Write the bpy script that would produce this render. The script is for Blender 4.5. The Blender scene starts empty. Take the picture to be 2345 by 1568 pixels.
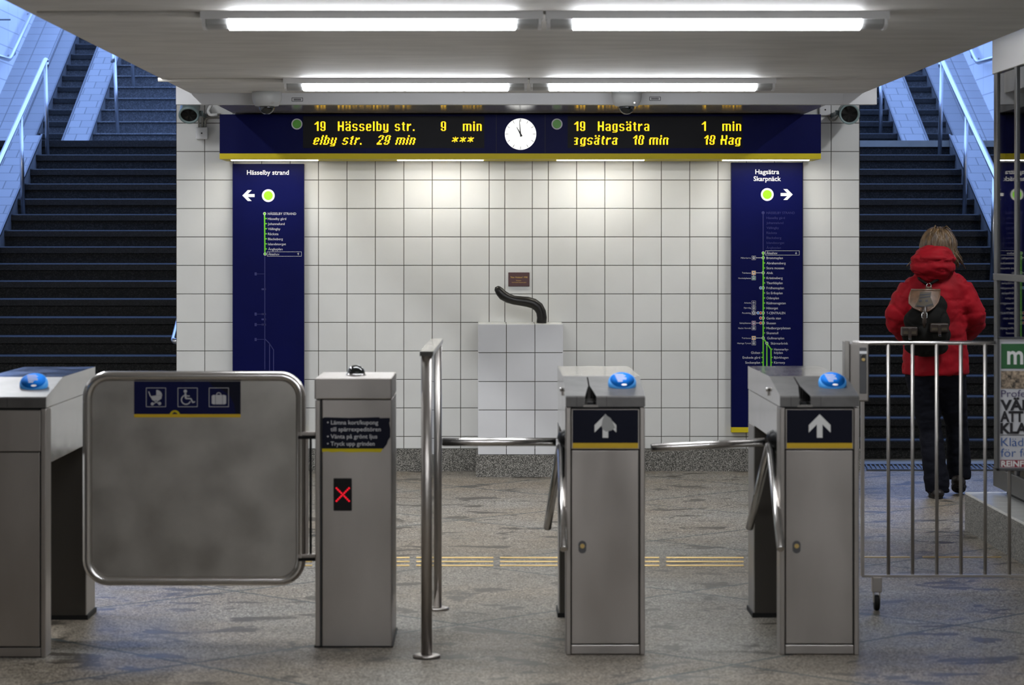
import bpy, bmesh, math, random
from mathutils import Vector, Matrix, noise
C = bpy.context.scene.collection
SC = bpy.context.scene
PI = math.pi
random.seed(7)
F = 6000.0                    # focal length in pixels of the 2345 wide frame
VX, VY, CAMZ = 1123.0, 557.0, 1.6


def lin(v):
    v /= 255.0
    return v / 12.92 if v <= .04045 else ((v + .055) / 1.055) ** 2.4


def col(r, g, b):
    return (lin(r), lin(g), lin(b), 1)


def PX(px, Y): return (px - VX) * Y / F
def PZ(py, Y): return CAMZ - (py - VY) * Y / F


# ------------------------------------------------------------------ camera, sky, exposure
cd = bpy.data.cameras.new('camera')
cam = bpy.data.objects.new('camera', cd)
C.objects.link(cam)
cam.location = (0, 0, CAMZ)
cam.rotation_euler = (PI / 2, 0, 0)
cd.sensor_width = 36
cd.sensor_fit = 'HORIZONTAL'
cd.lens = F / 2345 * 36
cd.shift_x = (1172.5 - VX) / 2345
cd.shift_y = -(784 - VY) / 2345
cd.clip_end = 200
cd.dof.use_dof = True
cd.dof.focus_distance = 18.2
cd.dof.aperture_fstop = 5.6
SC.camera = cam
SC.view_settings.view_transform = 'Standard'
SC.view_settings.look = 'None'
SC.view_settings.exposure = 0.0
SC.view_settings.gamma = 1
SC.view_settings.use_curve_mapping = False
SC.cycles.use_denoising = True
SC.cycles.max_bounces = 10
SC.cycles.sample_clamp_indirect = 6

w = bpy.data.worlds.new('sky')
SC.world = w
w.use_nodes = True
bg = w.node_tree.nodes['Background']
bg.inputs[0].default_value = (.27, .45, 1.0, 1)
bg.inputs[1].default_value = 3.5

LAMP = 50.0          # fluorescent lens radiance
SIGNLAMP = 36.0
SIDELAMP = 170.0


# ------------------------------------------------------------------ materials
def new_mat(name):
    m = bpy.data.materials.new(name)
    m.use_nodes = True
    return m, m.node_tree.nodes, m.node_tree.links, m.node_tree.nodes['Principled BSDF']


def pbr(name, c, rough=.5, metal=0.0, spec=.5, var=0.0, vscale=6.0, bump=0.0, bscale=60.0, stretch=None, c2=None, rvar=0.0):
    m, N, L, P = new_mat(name)
    P.inputs['Base Color'].default_value = c
    P.inputs['Roughness'].default_value = rough
    P.inputs['Metallic'].default_value = metal
    P.inputs['Specular IOR Level'].default_value = spec
    if var or bump or rvar:
        tc = N.new('ShaderNodeNewGeometry')
        mp = N.new('ShaderNodeMapping')
        L.new(tc.outputs['Position'], mp.inputs[0])
        if stretch:
            mp.inputs['Scale'].default_value = stretch
        if var or rvar:
            nz = N.new('ShaderNodeTexNoise')
            nz.inputs['Scale'].default_value = vscale
            nz.inputs['Detail'].default_value = 6
            L.new(mp.outputs[0], nz.inputs['Vector'])
            if var:
                mx = N.new('ShaderNodeMix')
                mx.data_type = 'RGBA'
                k = c2 if c2 else tuple(x * (1 - var) for x in c[:3]) + (1,)
                mx.inputs[6].default_value = k
                mx.inputs[7].default_value = c if c2 else tuple(min(1, x * (1 + var)) for x in c[:3]) + (1,)
                mr = N.new('ShaderNodeMapRange')
                mr.inputs['From Min'].default_value = .35
                mr.inputs['From Max'].default_value = .65
                L.new(nz.outputs['Fac'], mr.inputs[0])
                L.new(mr.outputs[0], mx.inputs[0])
                L.new(mx.outputs[2], P.inputs['Base Color'])
            if rvar:
                mr2 = N.new('ShaderNodeMapRange')
                mr2.inputs['From Min'].default_value = .3
                mr2.inputs['From Max'].default_value = .7
                mr2.inputs['To Min'].default_value = max(.03, rough - rvar)
                mr2.inputs['To Max'].default_value = rough + rvar
                L.new(nz.outputs['Fac'], mr2.inputs[0])
                L.new(mr2.outputs[0], P.inputs['Roughness'])
        if bump:
            nb = N.new('ShaderNodeTexNoise')
            nb.inputs['Scale'].default_value = bscale
            nb.inputs['Detail'].default_value = 4
            L.new(mp.outputs[0], nb.inputs['Vector'])
            bp = N.new('ShaderNodeBump')
            bp.inputs['Strength'].default_value = bump
            bp.inputs['Distance'].default_value = .01
            L.new(nb.outputs['Fac'], bp.inputs['Height'])
            L.new(bp.outputs[0], P.inputs['Normal'])
    return m


def emit(name, c, s):
    m, N, L, P = new_mat(name)
    P.inputs['Base Color'].default_value = c
    P.inputs['Emission Color'].default_value = c
    P.inputs['Emission Strength'].default_value = s
    P.inputs['Roughness'].default_value = .5
    return m


def granite(name, ca, cb, cc, scale=260.0, rough=.6, spec=.5):
    m, N, L, P = new_mat(name)
    g = N.new('ShaderNodeNewGeometry')
    v = N.new('ShaderNodeTexVoronoi')
    v.inputs['Scale'].default_value = scale
    L.new(g.outputs['Position'], v.inputs['Vector'])
    sp = N.new('ShaderNodeSeparateColor')
    L.new(v.outputs['Color'], sp.inputs[0])
    r = N.new('ShaderNodeValToRGB')
    e = r.color_ramp.elements
    e[0].position, e[0].color = .2, ca
    e[1].position, e[1].color = .95, cc
    k = e.new(.6)
    k.color = cb
    L.new(sp.outputs[0], r.inputs[0])
    L.new(r.outputs[0], P.inputs['Base Color'])
    P.inputs['Roughness'].default_value = rough
    P.inputs['Specular IOR Level'].default_value = spec
    return m


def brick(name, c1, c2, mortar, axes, bw, bh, off=.5, ms=.006, rough=.35, bump=.3):
    """running tiles on the plane spanned by two world axes"""
    m, N, L, P = new_mat(name)
    g = N.new('ShaderNodeNewGeometry')
    s = N.new('ShaderNodeSeparateXYZ')
    cb = N.new('ShaderNodeCombineXYZ')
    L.new(g.outputs['Position'], s.inputs[0])
    L.new(s.outputs[axes[0]], cb.inputs[0])
    L.new(s.outputs[axes[1]], cb.inputs[1])
    b = N.new('ShaderNodeTexBrick')
    b.offset = off
    b.inputs['Scale'].default_value = 1
    b.inputs['Brick Width'].default_value = bw
    b.inputs['Row Height'].default_value = bh
    b.inputs['Mortar Size'].default_value = ms
    b.inputs['Mortar Smooth'].default_value = .1
    b.inputs['Color1'].default_value = c1
    b.inputs['Color2'].default_value = c2
    b.inputs['Mortar'].default_value = mortar
    L.new(cb.outputs[0], b.inputs['Vector'])
    L.new(b.outputs['Color'], P.inputs['Base Color'])
    P.inputs['Roughness'].default_value = rough
    bp = N.new('ShaderNodeBump')
    bp.inputs['Strength'].default_value = bump
    bp.inputs['Distance'].default_value = .004
    bp.invert = True
    L.new(b.outputs['Fac'], bp.inputs['Height'])
    L.new(bp.outputs[0], P.inputs['Normal'])
    return m


def floor_mat():
    m, N, L, P = new_mat('terrazzo_floor')
    g = N.new('ShaderNodeNewGeometry')
    s = N.new('ShaderNodeSeparateXYZ')
    L.new(g.outputs['Position'], s.inputs[0])

    def math_(op, a, b=None, c=None):
        n = N.new('ShaderNodeMath')
        n.operation = op
        for i, q in enumerate((a, b, c)):
            if q is None:
                continue
            if isinstance(q, (int, float)):
                n.inputs[i].default_value = q
            else:
                L.new(q, n.inputs[i])
        return n.outputs[0]
    p = math_('MULTIPLY_ADD', math_('ADD', s.outputs[0], s.outputs[1]), 1 / 2.05, -12.93 / 2.05)
    q = math_('MULTIPLY_ADD', math_('SUBTRACT', s.outputs[0], s.outputs[1]), 1 / 2.1, 9.03 / 2.1)
    hw = .007

    def line(u):
        f = math_('ABSOLUTE', math_('SUBTRACT', math_('FRACT', math_('ADD', u, .5)), .5))
        return math_('LESS_THAN', f, hw)
    joint = math_('MAXIMUM', line(p), line(q))
    cell = math_('MODULO', math_('ABSOLUTE', math_('ADD', math_('FLOOR', p), math_('FLOOR', q))), 2.0)
    # speckle
    v = N.new('ShaderNodeTexVoronoi')
    v.inputs['Scale'].default_value = 170
    L.new(g.outputs['Position'], v.inputs['Vector'])
    sc = N.new('ShaderNodeSeparateColor')
    L.new(v.outputs['Color'], sc.inputs[0])
    r = N.new('ShaderNodeValToRGB')
    e = r.color_ramp.elements
    e[0].position, e[0].color = 0, (.045, .0435, .040, 1)
    e[1].position, e[1].color = 1, (.44, .425, .395, 1)
    k = e.new(.5)
    k.color = (.155, .148, .133, 1)
    L.new(sc.outputs[0], r.inputs[0])
    # large colour drift, brown and grey slabs
    n1 = N.new('ShaderNodeTexNoise')
    n1.inputs['Scale'].default_value = .9
    n1.inputs['Detail'].default_value = 5
    L.new(g.outputs['Position'], n1.inputs['Vector'])
    mr = N.new('ShaderNodeMapRange')
    mr.inputs['From Min'].default_value = .38
    mr.inputs['From Max'].default_value = .62
    L.new(math_('MULTIPLY_ADD', math_('MULTIPLY', math_('LESS_THAN', s.outputs[1], 10.08), math_('LESS_THAN', s.outputs[0], 1.45)), .12, math_('MULTIPLY_ADD', cell, .05, n1.outputs['Fac'])), mr.inputs[0])
    mx = N.new('ShaderNodeMix')
    mx.data_type = 'RGBA'
    mx.blend_type = 'MULTIPLY'
    mx.inputs[0].default_value = 1
    tint = N.new('ShaderNodeMix')
    tint.data_type = 'RGBA'
    tint.inputs[6].default_value = (1.0, .98, .95, 1)
    tint.inputs[7].default_value = (.93, .82, .70, 1)
    L.new(mr.outputs[0], tint.inputs[0])
    L.new(r.outputs[0], mx.inputs[6])
    L.new(tint.outputs[2], mx.inputs[7])
    # stains, stretched along X
    mp = N.new('ShaderNodeMapping')
    mp.inputs['Scale'].default_value = (1.0, 1.35, 1)
    L.new(g.outputs['Position'], mp.inputs[0])
    n2 = N.new('ShaderNodeTexNoise')
    n2.inputs['Scale'].default_value = 3.4
    n2.inputs['Detail'].default_value = 7
    n2.inputs['Roughness'].default_value = .62
    n2.inputs['Distortion'].default_value = .4
    L.new(mp.outputs[0], n2.inputs['Vector'])
    st = N.new('ShaderNodeMapRange')
    st.inputs['From Min'].default_value = .568
    st.inputs['From Max'].default_value = .595
    L.new(n2.outputs['Fac'], st.inputs[0])
    m2 = N.new('ShaderNodeMix')
    m2.data_type = 'RGBA'
    m2.inputs[7].default_value = (.04, .034, .026, 1)
    L.new(math_('MULTIPLY', st.outputs[0], .86), m2.inputs[0])
    L.new(mx.outputs[2], m2.inputs[6])
    m3 = N.new('ShaderNodeMix')
    m3.data_type = 'RGBA'
    m3.inputs[7].default_value = (.028, .045, .05, 1)
    L.new(math_('MULTIPLY', joint, .85), m3.inputs[0])
    L.new(m2.outputs[2], m3.inputs[6])
    L.new(m3.outputs[2], P.inputs['Base Color'])
    P.inputs['Specular IOR Level'].default_value = .22
    rr = N.new('ShaderNodeMapRange')
    rr.inputs['From Min'].default_value = .3
    rr.inputs['From Max'].default_value = .7
    rr.inputs['To Min'].default_value = .54
    rr.inputs['To Max'].default_value = .38
    L.new(n2.outputs['Fac'], rr.inputs[0])
    L.new(rr.outputs[0], P.inputs['Roughness'])
    nb = N.new('ShaderNodeTexNoise')
    nb.inputs['Scale'].default_value = 40
    L.new(g.outputs['Position'], nb.inputs['Vector'])
    bp = N.new('ShaderNodeBump')
    bp.inputs['Strength'].default_value = .12
    bp.inputs['Distance'].default_value = .01
    L.new(nb.outputs['Fac'], bp.inputs['Height'])
    L.new(bp.outputs[0], P.inputs['Normal'])
    return m


def glass_mat(name, tint=(.93, .97, .97, 1)):
    m, N, L, P = new_mat(name)
    N.remove(P)
    out = [n for n in N if n.type == 'OUTPUT_MATERIAL'][0]
    t = N.new('ShaderNodeBsdfTransparent')
    t.inputs[0].default_value = tint
    gl = N.new('ShaderNodeBsdfGlossy')
    gl.inputs['Roughness'].default_value = .02
    fr = N.new('ShaderNodeFresnel')
    fr.inputs[0].default_value = 1.5
    mx = N.new('ShaderNodeMixShader')
    L.new(fr.outputs[0], mx.inputs[0])
    L.new(t.outputs[0], mx.inputs[1])
    L.new(gl.outputs[0], mx.inputs[2])
    L.new(mx.outputs[0], out.inputs[0])
    return m


M = {}
M['floor'] = floor_mat()
M['tile'] = pbr('glazed_tile', (.64, .64, .62, 1), .22, spec=.5, var=.03, vscale=2.5, bump=.05, bscale=18)
M['tile2'] = pbr('pedestal_tile', (.62, .62, .63, 1), .25, var=.03, vscale=3)
M['grout'] = pbr('grout', col(70, 66, 58), .9)
M['walltile'] = brick('stairwell_tile', (.8, .8, .8, 1), (.77, .77, .77, 1), (.45, .45, .45, 1), (1, 2), .6, .19, 0, .006, .3, .2)
M['ramp'] = brick('ramp_tile', (.20, .20, .20, 1), (.165, .165, .165, 1), (.035, .035, .035, 1), (0, 1), .2, .17, .5, .005)
M['slope'] = brick('slope_tile', (.28, .28, .28, 1), (.25, .25, .25, 1), (.11, .11, .11, 1), (0, 1), .21, .2, 0, .006)
M['strip'] = brick('strip_tile', (.165, .165, .165, 1), (.14, .14, .14, 1), (.06, .06, .06, 1), (0, 1), .3, .2, 0, .005)
M['plinth'] = granite('speckled_granite', (.025, .024, .02, 1), (.11, .105, .092, 1), (.42, .40, .36, 1), 300)
M['plinth2'] = granite('grey_granite', (.035, .033, .03, 1), (.13, .125, .115, 1), (.34, .33, .3, 1), 230)
M['step'] = granite('dark_step_stone', (.006, .006, .006, 1), (.013, .013, .012, 1), (.03, .03, .028, 1), 120, .5, .2)
M['step2'] = granite('grey_step_stone', (.035, .035, .035, 1), (.06, .06, .06, 1), (.115, .115, .115, 1), 120, .5)
M['nosing'] = granite('black_step_edge', (.004, .004, .004, 1), (.008, .008, .008, 1), (.02, .02, .02, 1), 160, .42, .3)
M['ceil'] = pbr('painted_ceiling', (.58, .56, .525, 1), .64, var=.08, vscale=3, stretch=(1, 2.5, 1), bump=.02, bscale=9, spec=1.0)
M['soffit'] = pbr('glossy_soffit', (.36, .35, .33, 1), .14, spec=.6, bump=.02, bscale=8)
M['white'] = pbr('white_paint', (.72, .72, .73, 1), .4)
M['beam'] = pbr('beam_paint', (.44, .44, .45, 1), .5, spec=.3)
M['lightgrey'] = pbr('light_grey_plastic', (.36, .365, .36, 1), .4)
M['dirtywall'] = pbr('grey_wall', (.30, .29, .27, 1), .7, var=.1)
M['roof'] = pbr('grey_concrete', (.3, .3, .3, 1), .8)
M['steel'] = pbr('brushed_steel', (.46, .43, .405, 1), .36, 1, var=.07, vscale=5, stretch=(1, 1, .35), rvar=.05)
M['steel_panel'] = pbr('worn_steel_panel', (.41, .39, .36, 1), .42, 1, var=.10, vscale=6, rvar=.06)
M['steel_pol'] = pbr('polished_steel', (.55, .54, .53, 1), .13, 1, rvar=.03, vscale=8)
M['steel_lid'] = pbr('dimmed_lid_steel', (.145, .14, .137, 1), .46, 1, var=.12, vscale=14)  # same lid steel darkened, the slope's dimmer reflection put into the colour
M['bar'] = pbr('dull_bar_steel', (.46, .44, .42, 1), .42, 1)
M['chrome'] = pbr('bright_tube_steel', (.68, .66, .64, 1), .23, 1)
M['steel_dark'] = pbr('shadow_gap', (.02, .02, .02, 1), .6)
M['rail_blue'] = pbr('galvanised_handrail', (.62, .63, .65, 1), .3, 1)
M['alu'] = pbr('grey_aluminium', (.13, .13, .135, 1), .42, 1)
M['inner'] = pbr('shaded_inner_steel', (.09, .082, .072, 1), .45, .9)
M['fascia'] = pbr('satin_steel_fascia', (.6, .6, .6, 1), .22, 1)
M['black'] = pbr('black_plastic', (.006, .006, .007, 1), .4, spec=.2)
M['blackgloss'] = pbr('black_gloss_dome', (.004, .006, .006, 1), .06, spec=.8)
M['blue'] = pbr('sign_blue_enamel', (.0026, .0038, .048, 1), .4, spec=.06, var=.05)
M['navy'] = pbr('navy_sticker', (.003, .004, .014, 1), .5, spec=.15)
M['navyblue'] = pbr('blue_sticker', (.002, .004, .045, 1), .5, spec=.15)
M['display'] = pbr('display_window', (.004, .004, .006, 1), .5, spec=.15)
M['yellow'] = pbr('sign_yellow', (.56, .45, .01, 1), .5, spec=.2)
M['gold'] = pbr('warm_yellow_strip', (.62, .40, .006, 1), .4)
M['ink'] = pbr('sign_white', (.8, .8, .79, 1), .45)
M['inkgrey'] = pbr('dim_sign_white', (.5, .5, .52, 1), .5)
M['ghost'] = pbr('faded_line_blue', (.016, .018, .115, 1), .4)
M['green'] = pbr('line_green', (.12, .5, .01, 1), .4)
M['lime'] = pbr('disc_lime', (.26, .85, .004, 1), .4)
M['dgreen'] = pbr('disc_green', (.06, .28, .004, 1), .4)
M['red'] = pbr('line_red', (.45, .03, .02, 1), .4)
M['lblue'] = pbr('line_blue', (.05, .2, .55, 1), .4)
M['orange'] = pbr('tag_orange', (.6, .3, .07, 1), .4)
M['teal'] = pbr('tag_green', (.02, .16, .1, 1), .4)
M['purple'] = pbr('tag_purple', (.15, .03, .1, 1), .4)
M['reader'] = pbr('reader_blue', (.08, .40, .97, 1), .5, spec=.2)
M['readerface'] = pbr('reader_face_blue', (.012, .25, .98, 1), .6, spec=.08)
M['brass'] = pbr('brass', (.75, .55, .22, 1), .35, 1)
M['plaque'] = pbr('maroon_plaque', (.06, .016, .016, 1), .4)
M['goldink'] = pbr('gold_lettering', (.5, .3, .07, 1), .4, .6)
M['bronze'] = pbr('dark_bronze', (.009, .008, .007, 1), .35, .3)
M['speaker'] = pbr('grey_green_metal', (.2, .27, .27, 1), .35)
M['mesh'] = pbr('speaker_grille', (.012, .011, .01, 1), .7, bump=.4, bscale=300)
M['cable'] = pbr('grey_cable', (.32, .31, .27, 1), .5)
M['wcable'] = pbr('white_cable', (.75, .75, .73, 1), .4)
M['lens'] = emit('lit_diffuser', (.93, .96, 1, 1), LAMP)
M['sidelens'] = emit('lit_diffuser_bay', (.95, .97, 1, 1), SIDELAMP)
M['signlens'] = emit('lit_sign_lamp', (1, .97, .90, 1), SIGNLAMP)
M['led'] = emit('amber_led', (1, .56, .004, 1), 2.6)
M['redled'] = emit('red_led', (1, .01, .03, 1), .9)
M['clock'] = emit('clock_face', (1, 1, .97, 1), .75)
M['glass'] = glass_mat('clear_glass')
M['paper'] = pbr('poster_paper', (.55, .55, .58, 1), .6)
M['mgreen'] = pbr('poster_green', (.02, .12, .035, 1), .5)
M['inkdark'] = pbr('poster_black', (.012, .01, .014, 1), .5)
M['inkpurple'] = pbr('poster_purple', (.05, .03, .12, 1), .5)
M['inkblue'] = pbr('poster_blue', (.03, .1, .33, 1), .5)
M['mred'] = pbr('poster_red', (.25, .02, .035, 1), .5)
M['crowd'] = pbr('poster_photo', (.55, .42, .3, 1), .5, var=.5, vscale=55, c2=(.03, .025, .02, 1))
M['jacket'] = pbr('red_jacket_cloth', (.22, .0022, .0075, 1), .7, spec=.15, var=.15, vscale=9, bump=.5, bscale=16, stretch=(1, 1, .5))
M['trouser'] = pbr('dark_denim', (.0045, .005, .009, 1), .8, spec=.12, bump=.3, bscale=22, stretch=(1, 1, 2))
M['skin'] = pbr('skin', (.55, .32, .23, 1), .5)
M['hair'] = pbr('dark_blond_hair', (.12, .07, .027, 1), .5, var=.6, vscale=30, stretch=(1, 1, .18), c2=(.03, .016, .007, 1))
M['shoe'] = pbr('dark_leather_shoe', (.009, .006, .005, 1), .5, spec=.3)
M['bag'] = pbr('black_suede', (.004, .0037, .003, 1), .8, spec=.15)
M['leather'] = pbr('brown_leather', (.085, .045, .024, 1), .4, var=.25, vscale=30)
M['dleather'] = pbr('dark_brown_leather', (.02, .012, .008, 1), .4)
M['weave'] = pbr('woven_band', (.035, .024, .01, 1), .7)
M['weaveblue'] = pbr('woven_navy', (.006, .007, .014, 1), .7)
M['threshold'] = pbr('pale_stone', (.26, .25, .21, 1), .5, var=.1)
M['grate'] = pbr('steel_grating', (.12, .13, .15, 1), .35, .8)
M['rubber'] = pbr('black_rubber', (.006, .006, .006, 1), .6, spec=.3)


# ------------------------------------------------------------------ mesh helper
class MB:
    def __init__(s):
        s.v, s.f, s.mi, s.sm = [], [], [], []
        s.mats, s.cur, s.smooth = [], 0, False

    def mat(s, key):
        m = M[key]
        if m not in s.mats:
            s.mats.append(m)
        s.cur = s.mats.index(m)
        return s

    def add(s, verts, faces, smooth=None):
        b = len(s.v)
        s.v += [Vector(p) for p in verts]
        for f in faces:
            s.f.append([i + b for i in f])
            s.mi.append(s.cur)
            s.sm.append(s.smooth if smooth is None else smooth)
        return s

    def box(s, x0, x1, y0, y1, z0, z1, bev=0.0):
        if bev:
            bm = bmesh.new()
            bmesh.ops.create_cube(bm, size=1)
            for v in bm.verts:
                v.co = Vector(((x0 + x1) / 2 + v.co.x * (x1 - x0), (y0 + y1) / 2 + v.co.y * (y1 - y0), (z0 + z1) / 2 + v.co.z * (z1 - z0)))
            bmesh.ops.bevel(bm, geom=bm.edges[:], offset=bev, segments=2, profile=.5, affect='EDGES')
            s.bm(bm)
            return s
        p = [(x, y, z) for z in (z0, z1) for y in (y0, y1) for x in (x0, x1)]
        return s.add(p, [(0, 2, 3, 1), (4, 5, 7, 6), (0, 1, 5, 4), (2, 6, 7, 3), (0, 4, 6, 2), (1, 3, 7, 5)], False)

    def bm(s, bm, smooth=False):
        bm.verts.index_update()
        s.add([v.co.copy() for v in bm.verts], [[v.index for v in f.verts] for f in bm.faces], smooth)
        bm.free()

    def mesh(s, me, mx=None, smooth=True):
        vs = [(mx @ v.co) if mx else v.co.copy() for v in me.vertices]
        s.add(vs, [list(p.vertices) for p in me.polygons], smooth)

    def tube(s, path, r, seg=12, closed=False, caps=True):
        """tube through points; r a number or a list; parallel transport frames"""
        path = [Vector(p) for p in path]
        n = len(path)
        rs = r if isinstance(r, (list, tuple)) else [r] * n
        tans = []
        for i in range(n):
            a = path[(i - 1) % n] if (closed or i > 0) else path[i]
            b = path[(i + 1) % n] if (closed or i < n - 1) else path[i]
            tans.append((b - a).normalized())
        t0 = tans[0]
        u = t0.cross(Vector((0, 0, 1)))
        if u.length < 1e-3:
            u = t0.cross(Vector((1, 0, 0)))
        u.normalize()
        vs, fs = [], []
        for i in range(n):
            t = tans[i]
            u = (u - t * u.dot(t)).normalized()
            w_ = t.cross(u)
            for k in range(seg):
                a = 2 * PI * k / seg
                vs.append(path[i] + (u * math.cos(a) + w_ * math.sin(a)) * rs[i])
        m_ = n if closed else n - 1
        for i in range(m_):
            j = (i + 1) % n
            for k in range(seg):
                l = (k + 1) % seg
                fs.append((i * seg + k, i * seg + l, j * seg + l, j * seg + k))
        s.add(vs, fs, True)
        if caps and not closed:
            s.add(vs[:seg], [tuple(range(seg - 1, -1, -1))], False)
            s.add(vs[-seg:], [tuple(range(seg))], False)
        return s

    def cyl(s, p0, p1, r, seg=20, r1=None):
        return s.tube([p0, p1], [r, r if r1 is None else r1], seg)

    def lathe(s, prof, origin, axis=(0, 0, 1), seg=28):
        """prof: (radius, height along axis)"""
        ax = Vector(axis).normalized()
        u = ax.cross(Vector((0, 1, 0)))
        if u.length < 1e-3:
            u = ax.cross(Vector((1, 0, 0)))
        u.normalize()
        w_ = ax.cross(u)
        o = Vector(origin)
        vs, fs = [], []
        for r, h in prof:
            for k in range(seg):
                a = 2 * PI * k / seg
                vs.append(o + ax * h + (u * math.cos(a) + w_ * math.sin(a)) * r)
        for i in range(len(prof) - 1):
            for k in range(seg):
                l = (k + 1) % seg
                fs.append((i * seg + k, i * seg + l, (i + 1) * seg + l, (i + 1) * seg + k))
        s.add(vs, fs, True)
        if prof[0][0] > 1e-5:
            s.add(vs[:seg], [tuple(range(seg - 1, -1, -1))], False)
        if prof[-1][0] > 1e-5:
            s.add(vs[-seg:], [tuple(range(seg))], False)
        return s

    def prism_x(s, yz, x0, x1):
        """profile in the YZ plane extruded along X"""
        n = len(yz)
        vs = [(x0, y, z) for y, z in yz] + [(x1, y, z) for y, z in yz]
        fs = [tuple(range(n)), tuple(range(2 * n - 1, n - 1, -1))]
        for i in range(n):
            j = (i + 1) % n
            fs.append((i, i + n, j + n, j))
        return s.add(vs, fs, False)

    def prism_y(s, xz, y0, y1):
        n = len(xz)
        vs = [(x, y0, z) for x, z in xz] + [(x, y1, z) for x, z in xz]
        fs = [tuple(range(n)), tuple(range(2 * n - 1, n - 1, -1))]
        for i in range(n):
            j = (i + 1) % n
            fs.append((i, i + n, j + n, j))
        return s.add(vs, fs, False)

    def ell(s, c, r, seg=20, rings=12):
        vs, fs = [], []
        for i in range(rings + 1):
            t = PI * i / rings
            for k in range(seg):
                a = 2 * PI * k / seg
                vs.append((c[0] + r[0] * math.sin(t) * math.cos(a), c[1] + r[1] * math.sin(t) * math.sin(a), c[2] + r[2] * math.cos(t)))
        for i in range(rings):
            for k in range(seg):
                l = (k + 1) % seg
                fs.append((i * seg + k, (i + 1) * seg + k, (i + 1) * seg + l, i * seg + l))
        return s.add(vs, fs, True)

    def build(s, name, key=None, parent=None, clean=True):
        if key:
            s.mat(key)
        me = bpy.data.meshes.new(name)
        off = parent.matrix_world.translation if False else (abs_loc(parent) if parent else Vector((0, 0, 0)))
        me.from_pydata([tuple(v - off) for v in s.v], [], s.f)
        if key:
            if len(s.mats) == 1:
                s.mi = [0] * len(s.f)
        for m in s.mats:
            me.materials.append(m)
        me.polygons.foreach_set('material_index', s.mi)
        me.polygons.foreach_set('use_smooth', s.sm)
        if clean:
            bm = bmesh.new()
            bm.from_mesh(me)
            bmesh.ops.remove_doubles(bm, verts=bm.verts, dist=1e-5)
            bmesh.ops.recalc_face_normals(bm, faces=bm.faces)
            bm.to_mesh(me)
            bm.free()
        me.update()
        o = bpy.data.objects.new(name, me)
        C.objects.link(o)
        if parent:
            o.parent = parent
        return o


def abs_loc(o):
    v = Vector((0, 0, 0))
    while o:
        v += o.location
        o = o.parent
    return v


def tag(o, label=None, cat=None, group=None, kind=None):
    if label:
        o['label'] = label
    if cat:
        o['category'] = cat
    if group:
        o['group'] = group
    if kind:
        o['kind'] = kind
    return o


def thing(name, loc, label, cat, group=None):
    o = bpy.data.objects.new(name, None)
    o.empty_display_size = .1
    C.objects.link(o)
    o.location = loc
    return tag(o, label, cat, group)


def struct(name, mb, key=None, label=None, parent=None):
    o = mb.build(name, key, parent)
    if not parent:
        tag(o, label, None, None, 'structure')
    return o


def remeshed(mb, voxel=.012, smooth=4, disp=0.0, dscale=8.0, seed=0.0, stretch=(1, 1, 1)):
    """union the lumps of mb into one smooth skin and return it as a new MB"""
    me = bpy.data.meshes.new('tmp')
    me.from_pydata([tuple(v) for v in mb.v], [], mb.f)
    o = bpy.data.objects.new('tmp', me)
    C.objects.link(o)
    r = o.modifiers.new('r', 'REMESH')
    r.mode = 'VOXEL'
    r.voxel_size = voxel
    if smooth:
        k = o.modifiers.new('s', 'SMOOTH')
        k.factor = .5
        k.iterations = smooth
    dg = bpy.context.evaluated_depsgraph_get()
    ev = o.evaluated_get(dg)
    m2 = bpy.data.meshes.new_from_object(ev)
    if disp:
        m2.update()
        nv = [v.normal.copy() for v in m2.vertices]
        for v, n in zip(m2.vertices, nv):
            q = Vector((v.co.x * dscale * stretch[0] + seed, v.co.y * dscale * stretch[1], v.co.z * dscale * stretch[2]))
            d = noise.noise(q) + .5 * noise.noise(q * 2.3)
            d -= .9 * max(0, 1 - abs(noise.noise(q * .8 + Vector((5, 9, 2)))) / .10)
            v.co += n * disp * d
    out = MB()
    out.mesh(m2)
    bpy.data.objects.remove(o)
    return out


def boolean_cut(mb, cutter):
    a = bpy.data.meshes.new('a')
    a.from_pydata([tuple(v) for v in mb.v], [], mb.f)
    b = bpy.data.meshes.new('b')
    b.from_pydata([tuple(v) for v in cutter.v], [], cutter.f)
    for me in (a, b):
        bm = bmesh.new()
        bm.from_mesh(me)
        bmesh.ops.remove_doubles(bm, verts=bm.verts, dist=1e-5)
        bmesh.ops.recalc_face_normals(bm, faces=bm.faces)
        bm.to_mesh(me)
        bm.free()
    oa, ob = bpy.data.objects.new('a', a), bpy.data.objects.new('b', b)
    C.objects.link(oa)
    C.objects.link(ob)
    m = oa.modifiers.new('b', 'BOOLEAN')
    m.operation = 'DIFFERENCE'
    m.use_self = True
    m.object = ob
    m.solver = 'EXACT'
    dg = bpy.context.evaluated_depsgraph_get()
    me = bpy.data.meshes.new_from_object(oa.evaluated_get(dg))
    out = MB()
    out.mesh(me, smooth=False)
    bpy.data.objects.remove(oa)
    bpy.data.objects.remove(ob)
    return out


def arc_path(pts, rad, n=6):
    """polyline with rounded corners"""
    pts = [Vector(p) for p in pts]
    out = [pts[0]]
    for i in range(1, len(pts) - 1):
        a, b, c_ = pts[i - 1], pts[i], pts[i + 1]
        d1, d2 = (a - b), (c_ - b)
        l = min(rad, d1.length * .49, d2.length * .49)
        p, q = b + d1.normalized() * l, b + d2.normalized() * l
        for k in range(n + 1):
            t = k / n
            out.append((1 - t) ** 2 * p + 2 * t * (1 - t) * b + t * t * q)
    out.append(pts[-1])
    return out


# ------------------------------------------------------------------ flat lettering and signs on a plane facing the viewer
_txt = {}


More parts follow.
